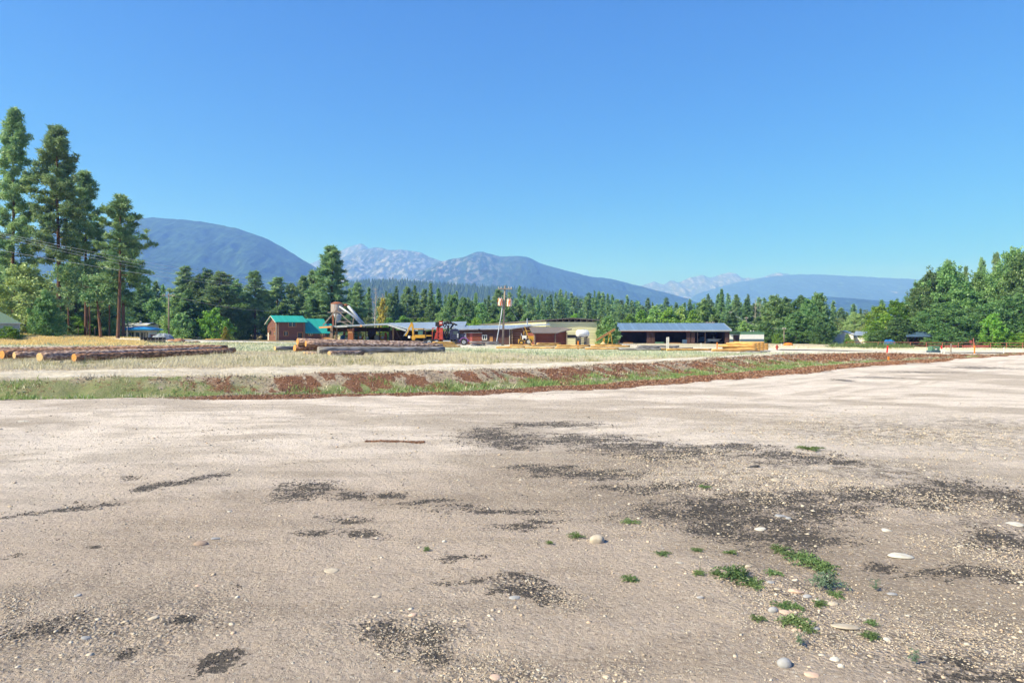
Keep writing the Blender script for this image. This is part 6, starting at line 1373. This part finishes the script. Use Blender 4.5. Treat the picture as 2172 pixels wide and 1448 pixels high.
for i, a_ in enumerate([(427, 1152, 32, 22, RK_B, "round brown cobble lying alone on the left of the dirt lot", .2), (458, 1141, 22, 8, RK_G, "small flat grey stone just right of the brown cobble", .4), (403, 1139, 8, 7, RK_P, "tiny pale pebble just left of the brown cobble", .5), (1266, 1150, 34, 32, RK_P, "upright pale beige rock beside a green weed in the lot's centre", .8, .4),
    (1910, 1180, 52, 22, RK_W, "long flat whitish stone in the gravel at right", .8, -.4), (1793, 1333, 60, 17, RK_P, "smooth oval cream stone below the weed patch", .15, -.15), (1664, 1412, 32, 32, RK_G, "grey rounded stone near the bottom right of the lot", .3), (1722, 1436, 34, 16, RK_K, "half-buried pinkish stone at the bottom edge", .3), (1092, 1271, 26, 13, RK_G, "rounded grey stone in the dark asphalt crumbs, lower centre", .4),
    (1688, 1252, 36, 22, RK_K, "angular pinkish rock among the weeds", .9), (1640, 1299, 22, 20, RK_G, "grey-white stone at the left edge of the weeds", .6), (1666, 1302, 28, 14, RK_K, "flat pink stone right of the grey-white one", .6), (1712, 1263, 20, 14, RK_G, "grey stone against the leafy weed", .5), (1735, 1272, 14, 10, RK_W, "small white stone below the leafy weed", .5), (1766, 1283, 26, 14, RK_P, "pale stone right of the weed patch", .6),
    (1634, 1235, 18, 12, RK_G, "grey stone between two strips of weeds", .5), (1650, 1249, 18, 12, RK_P, "pale stone in the middle of the weed gap", .5), (1729, 1336, 20, 14, RK_G, "bluish stone left of the cream oval stone", .5), (1690, 1341, 22, 14, RK_K, "pink stone under the trailing weed", .6), (1485, 1269, 18, 10, RK_G, "bluish-grey flat stone in bare dirt left of the weeds", .4), (1442, 1197, 18, 8, RK_W, "small whitish stone in bare dirt right of centre", .6),
    (1587, 1201, 16, 12, RK_P, "pale stone above the left weed strip", .5), (1880, 1128, 24, 12, RK_W, "white broken stone on the bare dirt at right", .9), (1612, 1120, 26, 10, RK_W, "white flat rock in the dark crumbs, right of centre", .8), (1655, 1095, 28, 12, RK_G, "grey wedge-shaped rock in the gravel field", .9), (1672, 1100, 16, 12, RK_G, "pointed grey rock just right of the wedge-shaped one", .9), (1645, 1023, 26, 12, RK_P, "beige rock in the gravel above the crumbs", .8),
    (1595, 993, 34, 10, RK_D, "dark flat asphalt lump in the gravel field", .8), (2150, 1112, 40, 10, RK_W, "long whitish slab near the right edge", .8), (1758, 884, 16, 5, RK_W, "small white stone far out on the right of the lot", .5), (486, 1082, 13, 7, RK_W, "small white pebble in the left half of the lot", .5), (798, 1265, 20, 9, RK_P, "pale flat stone in the lower middle of the lot", .5), (325, 1310, 22, 11, RK_P, "pale stone in the lower left gravel", .5), (183, 1350, 22, 13, RK_G, "bluish grey stone in the lower left gravel", .5),
    (503, 1265, 10, 8, RK_W, "tiny white pebble in bare dirt, lower left of centre", .5), (420, 1238, 12, 8, RK_K, "tiny orange-brown stone left of lower centre", .6), (165, 1262, 16, 12, RK_G, "grey half-buried stone above the lower left gravel", .4), (704, 1207, 34, 8, RK_P, "flat half-buried pale stone left of centre", .3), (49, 893, 22, 3, RK_W, "thin white slab far left on the lot", .8), (628, 978, 8, 4, RK_W, "tiny white chip on the pale tyre-tracked dirt", .8), (875, 1305, 20, 14, RK_K, "pinkish stone half sunk in the lower centre dirt", .4),
    (942, 1148, 10, 8, RK_W, "tiny white stone left of the small weed", .5), (1050, 1436, 26, 12, RK_K, "half-buried pink stone at the bottom centre", .4), (1880, 1358, 16, 12, RK_W, "white pebble right of the cream oval stone", .6), (1893, 1258, 24, 12, RK_G, "grey stone right of the small upright weed", .5), (1770, 1403, 22, 16, RK_W, "whitish stone between the lower weeds", .5), (1784, 1420, 16, 14, RK_W, "whitish stone near the bottom right gravel", .6)]):
    rock(*a_[:6], 500 + i, a_[6], a_[7] if len(a_) > 7 else 0)

def scatter(n, r0, r1, fn, size, name, m, label, cat, seed, big=False, sink=.3):
    rs = np.random.default_rng(seed)
    r = r0 * (r1 / r0) ** rs.random(n); th = R(-40) + R(80) * rs.random(n); x = r * np.sin(th); y = r * np.cos(th)
    dens = fn(x, y, r, rs); keep = rs.random(n) < dens; x, y, r = x[keep], y[keep], r[keep]; n = len(x)
    z = tz(x, y); s = size(r, rs, n)
    tv, tf = (I1V, I1F) if big else (np.array([[1, 0, 0], [-1, 0, 0], [0, 1, 0], [0, -1, 0], [0, 0, 1], [0, 0, -1.0]]), np.array([[0, 2, 4], [2, 1, 4], [1, 3, 4], [3, 0, 4], [2, 0, 5], [1, 2, 5], [3, 1, 5], [0, 3, 5]]))
    a_ = rs.random(n) * 6.28; ca, sa = np.cos(a_), np.sin(a_)
    jit = 1 + rs.normal(size=(n, len(tv), 3)) * .17; q = tv[None] * jit; sc = np.stack([s * (.8 + .5 * rs.random(n)), s * (.6 + .4 * rs.random(n)), s * (.35 + .3 * rs.random(n))], 1); q = q * sc[:, None, :]
    X = q[:, :, 0] * ca[:, None] - q[:, :, 1] * sa[:, None] + x[:, None]; Y = q[:, :, 0] * sa[:, None] + q[:, :, 1] * ca[:, None] + y[:, None]; Z = q[:, :, 2] + (z + sc[:, 2] * sink)[:, None]
    V = np.stack([X, Y, Z], -1).reshape(-1, 3); Fc = (np.arange(n)[:, None, None] * len(tv) + tf[None]).reshape(-1, 3)
    me = np_mesh(name, V, Fc, m, {'tint': np.repeat(rs.random(n), len(tf))}); return tag(link(name, me), label, cat, kind='stuff')
def stonemat(name, cols, rough=.9):
    s = NT(name); at = s.n("ShaderNodeAttribute"); at.attribute_name = 'tint'; cr = s.n("ShaderNodeValToRGB"); el = cr.color_ramp.elements
    while len(el) < len(cols): el.new(.5)
    for i, c in enumerate(cols): el[i].position = i / (len(cols) - 1); el[i].color = (*c, 1)
    s.l(at.outputs['Fac'], cr.inputs[0]); n2 = s.noise(s.coord('Object'), 60, 3); c = s.mix(s.math('MULTIPLY', s.ramp(n2, .45, .7), .3), cr.outputs[0], (.2, .17, .15)); s.bsdf(c, rough, 0, None, .2); return s.m
PEBM = stonemat("pebble_colours", [(.54, .46, .35), (.40, .32, .24), (.60, .52, .41), (.33, .31, .29), (.64, .58, .48), (.50, .36, .25), (.55, .48, .38), (.28, .23, .19), (.50, .42, .32)])
CRUMB = stonemat("asphalt_crumb_colours", [(.02, .02, .023), (.045, .045, .05), (.03, .028, .03), (.08, .075, .07)], .75)
def clump(x, y, sc, s): return fbm(x * sc, y * sc, s, 4)
scatter(230000, 2.6, 26, lambda x, y, r, rs: np.clip(masks(x, y)['peb'] * 1.3 * ss(.38, .56, clump(x, y, 1.1, 71)) + .11, 0, 1) * (y < edge_y(x)), lambda r, rs, n: (.0035 + .0052 * rs.random(n) ** 2.2) * np.clip(r / 4.2, .9, 3.2) ** .75 * (1 + 1.0 * (rs.random(n) > .97)), "gravel", PEBM, "loose pale gravel and pebbles spread over the dirt lot", "gravel", 61)
scatter(5200, 2.8, 28, lambda x, y, r, rs: np.clip(masks(x, y)['peb'] * .8 + .05, 0, 1) * (y < edge_y(x)), lambda r, rs, n: (.011 + .019 * rs.random(n) ** 2) * np.clip(r / 6, .8, 2.0) ** .5 * .8, "gravel", PEBM, "coarser mixed stones strewn through the gravel patches", "gravel", 62, True, -.15)
scatter(230000, 2.6, 24, lambda x, y, r, rs: np.clip(masks(x, y)['black'] * 1.5 - .25 + (clump(x, y, 3.0, 72) - .5) * 1.6, 0, 1) * (y < edge_y(x)) * .75, lambda r, rs, n: (.0035 + .0055 * rs.random(n) ** 1.6) * np.clip(r / 4.2, .9, 3) ** .7, "asphalt_crumbs", CRUMB, "black broken asphalt crumbs scattered in streaks over the dirt", "gravel", 63)
# bark chips on the ditch bank
MULCH = stonemat("bark_chip_colours", [(.25, .10, .05), (.15, .065, .035), (.33, .16, .09), (.45, .33, .24), (.20, .08, .045)], .95)
def bank_sc(n, seed, key, thr, size, name, m, label, cat):
    rs = np.random.default_rng(seed); x = rs.uniform(-18, 48, n) ; 
    y = edge_y(x) + rs.uniform(-1.2, 12, n); M = masks(x, y); keep = (M[key] > thr + .6 * rs.random(n)); x, y = x[keep], y[keep]; n = len(x); z = tz(x, y)
    d = rs.normal(size=(n, 3)); d[:, 2] *= .35; P = np.stack([x, y, z + .015], 1); S = size * (.5 + rs.random(n)) * np.clip(np.hypot(x, y) / 25, .8, 1.8)
    V, Fc = tris_from(P, S, rs, .6, 1.1); tag(link(name, np_mesh(name, V, Fc, m, {'tint': rs.random(n)})), label, cat, kind='stuff')
CLOD = stonemat("soil_clod_colours", [(.36, .29, .22), (.22, .17, .13), (.46, .40, .32), (.16, .12, .10), (.30, .24, .18)])
bank_sc(90000, 9, "bare", .15, .05, "soil_clods", CLOD, "grey-brown crumbling soil and small stones on the bank", "soil")
bank_sc(230000, 8, 'mulch', .25, .034, "bark_mulch", MULCH, "red-brown bark chips covering the ditch edge and bank", "mulch")

def grass(n, xr, dr, fn, h, wd, m, name, label, seed, blades=5, spread=.12):
    rs = np.random.default_rng(seed); d = dr[0] * (dr[1] / dr[0]) ** rs.random(n); px = rs.uniform(xr[0], xr[1], n); x = (px - CX) / F * d; y = d
    keep = rs.random(n) < fn(x, y); x, y, d = x[keep], y[keep], d[keep]; n = len(x)
    x = np.repeat(x, blades) + rs.normal(size=n * blades) * spread; y = np.repeat(y, blades) + rs.normal(size=n * blades) * spread; d = np.repeat(d, blades); ch = np.repeat(.5 + rs.random(n), blades); N = len(x); z = tz(x, y) - .01
    ch = ch * (.35 + 1.5 * ss(.35, .65, fbm(x * .7, y * .7, seed + 5)))
    H = h * ch * (.5 + .8 * rs.random(N)); a_ = rs.random(N) * 6.28; w_ = wd * (.6 + .8 * rs.random(N)); lean = rs.normal(size=(N, 2)) * .35 * H[:, None]
    b0 = np.stack([x - np.cos(a_) * w_, y - np.sin(a_) * w_, z], 1); b1 = np.stack([x + np.cos(a_) * w_, y + np.sin(a_) * w_, z], 1); t = np.stack([x + lean[:, 0], y + lean[:, 1], z + H], 1)
    V = np.stack([b0, b1, t], 1).reshape(-1, 3); tint = np.repeat(rs.random(n), blades) * .7 + rs.random(N) * .3
    tag(link(name, np_mesh(name, V, np.arange(3 * N).reshape(-1, 3), m, {'tint': tint})), label, "grass", kind='stuff')
def f_dry(x, y):
    M = masks(x, y); return (M['pale'] < .25) * np.clip(M['dry'] * (1.15 - M['sage'] * .8) * ss(.35, .55, M['n1'] + .08) * (x < 24), 0, 1)
def f_tall(x, y):
    M = masks(x, y); return (M['b'] > 5.8) * np.clip(M['dry'] * ss(.42, .55, M['n2'] + .02) * (1 - M['sage'] * .9), 0, 1) * (x < 14)
grass(60000, (-80, 2250), (20, 68), f_dry, .075, .011, F_DRY, "dry_grass", "short straw-coloured dry grass over the field beyond the ditch", 81, 6, .16)
grass(16000, (-80, 1050), (23, 44), f_tall, .13, .010, F_DRY, "dry_grass", "taller pale straw grass around the logs", 82, 7, .14)
F_OLG = foliage("olive_grass_blades", (.24, .26, .09), (.42, .40, .18), .35)
grass(26000, (-80, 1500), (20, 60), lambda x, y: f_tall(x, y) * ss(.48, .6, fbm(x * .5, y * .5, 91)), .10, .012, F_OLG, "green_grass", "olive green weeds mixed into the dry field grass", 83, 6, .16)
grass(16000, (-80, 1900), (44, 100), lambda x, y: masks(x, y)['sage'], .10, .03, F_GREYLEAF, "sage_weeds", "pale grey-green weeds carpeting the middle of the field", 84, 5, .4)
grass(26000, (-90, 300), (66, 108), lambda x, y: masks(x, y)['gold'] * (1 - ss(-30, -24, x)), .12, .03, foliage("golden_grass_blades", (.52, .38, .14), (.74, .60, .32), .3), "golden_grass", "knee-high golden grass in front of the left pines", 85, 7, .35)
grass(9000, (1640, 2260), (85, 136), lambda x, y: masks(x, y)['dry'], .16, .03, F_DRY, "dry_grass", "dry grass strip before the pipe fence", 86, 5, .4)
grass(3500, (1760, 1930), (118, 134), lambda x, y: x * 0 + .9, .45, .05, F_GRASS, "green_grass", "taller green weeds before the barn and fence", 88, 6, .4)
def f_green(x, y):
    M = masks(x, y); return np.clip(M['green'] - M['mulch'] * .45, 0, 1) * ss(.38, .52, M['n2'])
rs_ = np.random.default_rng(87)
def bank_grass(n, h, wd, m, label, seed):
    rs = np.random.default_rng(seed); x = rs.uniform(-20, 50, n); y = edge_y(x) + rs.uniform(-.5, 10, n); k = rs.random(n) < f_green(x, y); x, y = x[k], y[k]; n = len(x); B = 6
    x = np.repeat(x, B) + rs.normal(size=n * B) * .10; y = np.repeat(y, B) + rs.normal(size=n * B) * .10; N = len(x); z = tz(x, y) - .01; H = h * (.4 + rs.random(N)) * (.3 + 1.3 * ss(.35, .65, fbm(x * .9, y * .9, seed))); a_ = rs.random(N) * 6.28; w_ = wd * (.6 + .8 * rs.random(N)); ln = rs.normal(size=(N, 2)) * .4 * H[:, None]
    V = np.stack([np.stack([x - np.cos(a_) * w_, y - np.sin(a_) * w_, z], 1), np.stack([x + np.cos(a_) * w_, y + np.sin(a_) * w_, z], 1), np.stack([x + ln[:, 0], y + ln[:, 1], z + H], 1)], 1).reshape(-1, 3)
    tag(link("green_grass", np_mesh("green_grass", V, np.arange(3 * N).reshape(-1, 3), m, {'tint': np.repeat(rs.random(n), B) * .6 + rs.random(N) * .4})), label, "grass", kind='stuff')
bank_grass(46000, .085, .012, F_GRASS, "green grass and weeds growing along the ditch", 89)
bank_grass(7000, .09, .010, F_DRY, "dry straw stalks standing among the ditch weeds", 94)

# weeds in the gravel
F_WEED = foliage("weed_leaves", (.08, .15, .05), (.20, .28, .11), .3, .2); F_WEED2 = foliage("dusty_weed_leaves", (.12, .19, .12), (.22, .30, .20), .3, .1)
def weed_mesh(seed, stems, R_, hgt, m):
    rs = np.random.default_rng(seed); P = []; 
    for i in range(stems):
        a_ = rs.random() * 6.28; L = R_ * (.35 + .65 * rs.random()); t = np.linspace(.08, 1, 14)
        bend = rs.normal() * .6
        P.append(np.stack([np.cos(a_ + bend * t) * L * t, np.sin(a_ + bend * t) * L * t, hgt * (.25 + np.sin(t * 2.6) * rs.random() * .9)], 1))
    P = np.vstack(P); P = np.repeat(P, 3, 0) + rs.normal(size=(len(P) * 3, 3)) * R_ * .045 * np.array([1, 1, .5]); P[:, 2] = np.abs(P[:, 2]) + .003
    V, Fc = tris_from(P, np.full(len(P), .007 + R_ * .024) * (.6 + .8 * rs.random(len(P))), rs, .2, 1.5); return np_mesh('weed', V, Fc, m, {'tint': rs.random(len(P))})
WM = [weed_mesh(1, 22, .16, .035, F_WEED), weed_mesh(2, 26, .16, .05, F_WEED), weed_mesh(3, 18, .16, .03, F_WEED), weed_mesh(4, 24, .15, .12, F_WEED2), weed_mesh(5, 14, .11, .13, F_WEED2)]
for px, row, wpx, k_, lb in [(1222, 1140, 34, 1, "green weed just left of the upright pale rock"), (1715, 1190, 80, 0, "wide low green weed at the top of the weed patch"), (1745, 1208, 60, 2, "low green weed at the right of the upper patch"), (1680, 1180, 50, 2, "thin trailing weed left of the upper patch"), (1655, 1165, 44, 0, "small trailing weed on the edge of the black crumbs"),
    (1560, 1228, 80, 1, "green weed strip left of the pink rock"), (1595, 1240, 56, 0, "green weed touching the left weed strip"), (1520, 1222, 30, 2, "small weed at the far left of the patch"), (1482, 1222, 24, 1, "tiny weed sprig left of the patch in bare dirt"), (1752, 1245, 66, 3, "tall grey-green leafy weed, largest leaves in the patch"), (1738, 1285, 30, 1, "dark green weed right below the leafy one"), (1662, 1288, 44, 0, "green weed above the grey-white stone"), (1690, 1292, 30, 2, "thin weed between stones in the patch"),
    (1607, 1318, 30, 2, "lone dark weed left of the lower patch"), (1685, 1325, 60, 1, "sprawling weed above the bottom gravel"), (1712, 1340, 40, 2, "sprawling thin weed left of the cream oval stone"), (1697, 1370, 34, 4, "grey-green feathery weed below the sprawling one"), (1846, 1357, 34, 1, "weed below right of the cream oval stone"), (1848, 1330, 26, 2, "small weed right of the cream oval stone"), (1857, 1250, 26, 4, "small upright grey-green weed standing alone at right"), (1940, 1412, 28, 4, "small upright weed near the bottom right corner"),
    (1718, 958, 44, 0, "flat olive weed far out beyond the black crumbs"), (1495, 1033, 26, 2, "tiny weed in the middle gravel"), (1337, 1107, 34, 0, "low weed above the upright pale rock"), (1335, 1230, 34, 1, "low dark weed in bare dirt right of centre"), (1165, 1154, 14, 2, "tiny weed left of the green weed by the rock"), (905, 1168, 12, 1, "tiny green sprout left of centre"), (1480, 1170, 22, 2, "small sprig above the bare dirt, right of centre"), (1550, 1176, 24, 0, "small sprig left of the upper trailing weed"), (1405, 1178, 30, 2, "faint low sprigs right of the upright pale rock"), (1775, 1262, 34, 0, "low weed at the right foot of the leafy weed"), (1640, 1215, 36, 2, "thin weed between the upper patch and the left strip")]:
    d = CH * F / (row - HZ); x = gx(px, d); o = link('weed', WM[k_], None, (x, d, gz(x, d))); s_ = wpx * d / F / .26; o.scale = (s_, s_ * 1.25, max(.6, min(s_, 1.6))); o.rotation_euler = (0, 0, px * .37); tag(o, lb, 'weed', "green weeds growing in the gravel")
_rs = np.random.default_rng(12); _n = 1400; _x = _rs.uniform(gx(775, 11.2), gx(900, 11.2), _n); _y = 11.2 + _rs.normal(size=_n) * .035 + .03 * np.sin(_x * 4)
_V, _F = tris_from(np.stack([_x, _y, tz(_x, _y) + .008], 1), np.full(_n, .022), _rs, .6, 1.1)
tag(link("bark_chips", np_mesh("bark_chips", _V, _F, MULCH, {'tint': _rs.random(_n)})), "thin line of reddish bark chips spilled on the dirt lot", "mulch", kind='stuff')

# ---------------------------------------------------------------- air
def haze():
    q = MB(); q.box(-26000, 26000, -1500, 20500, -12, 1950); s = NT("haze_air"); v = s.n("ShaderNodeVolumePrincipled")
    v.inputs['Color'].default_value = (.12, .26, .80, 1); v.inputs['Absorption Color'].default_value = (1, 1, 1, 1); v.inputs['Density'].default_value = HAZE_D; v.inputs['Anisotropy'].default_value = .1
    s.l(v.outputs[0], s.out.inputs['Volume']); o = q.build('haze', s.m); tag(o, "thin blue summer haze filling the valley air", "haze", kind='stuff')
HAZE_D = 2.2e-4
haze()
bpy.context.view_layer.update()
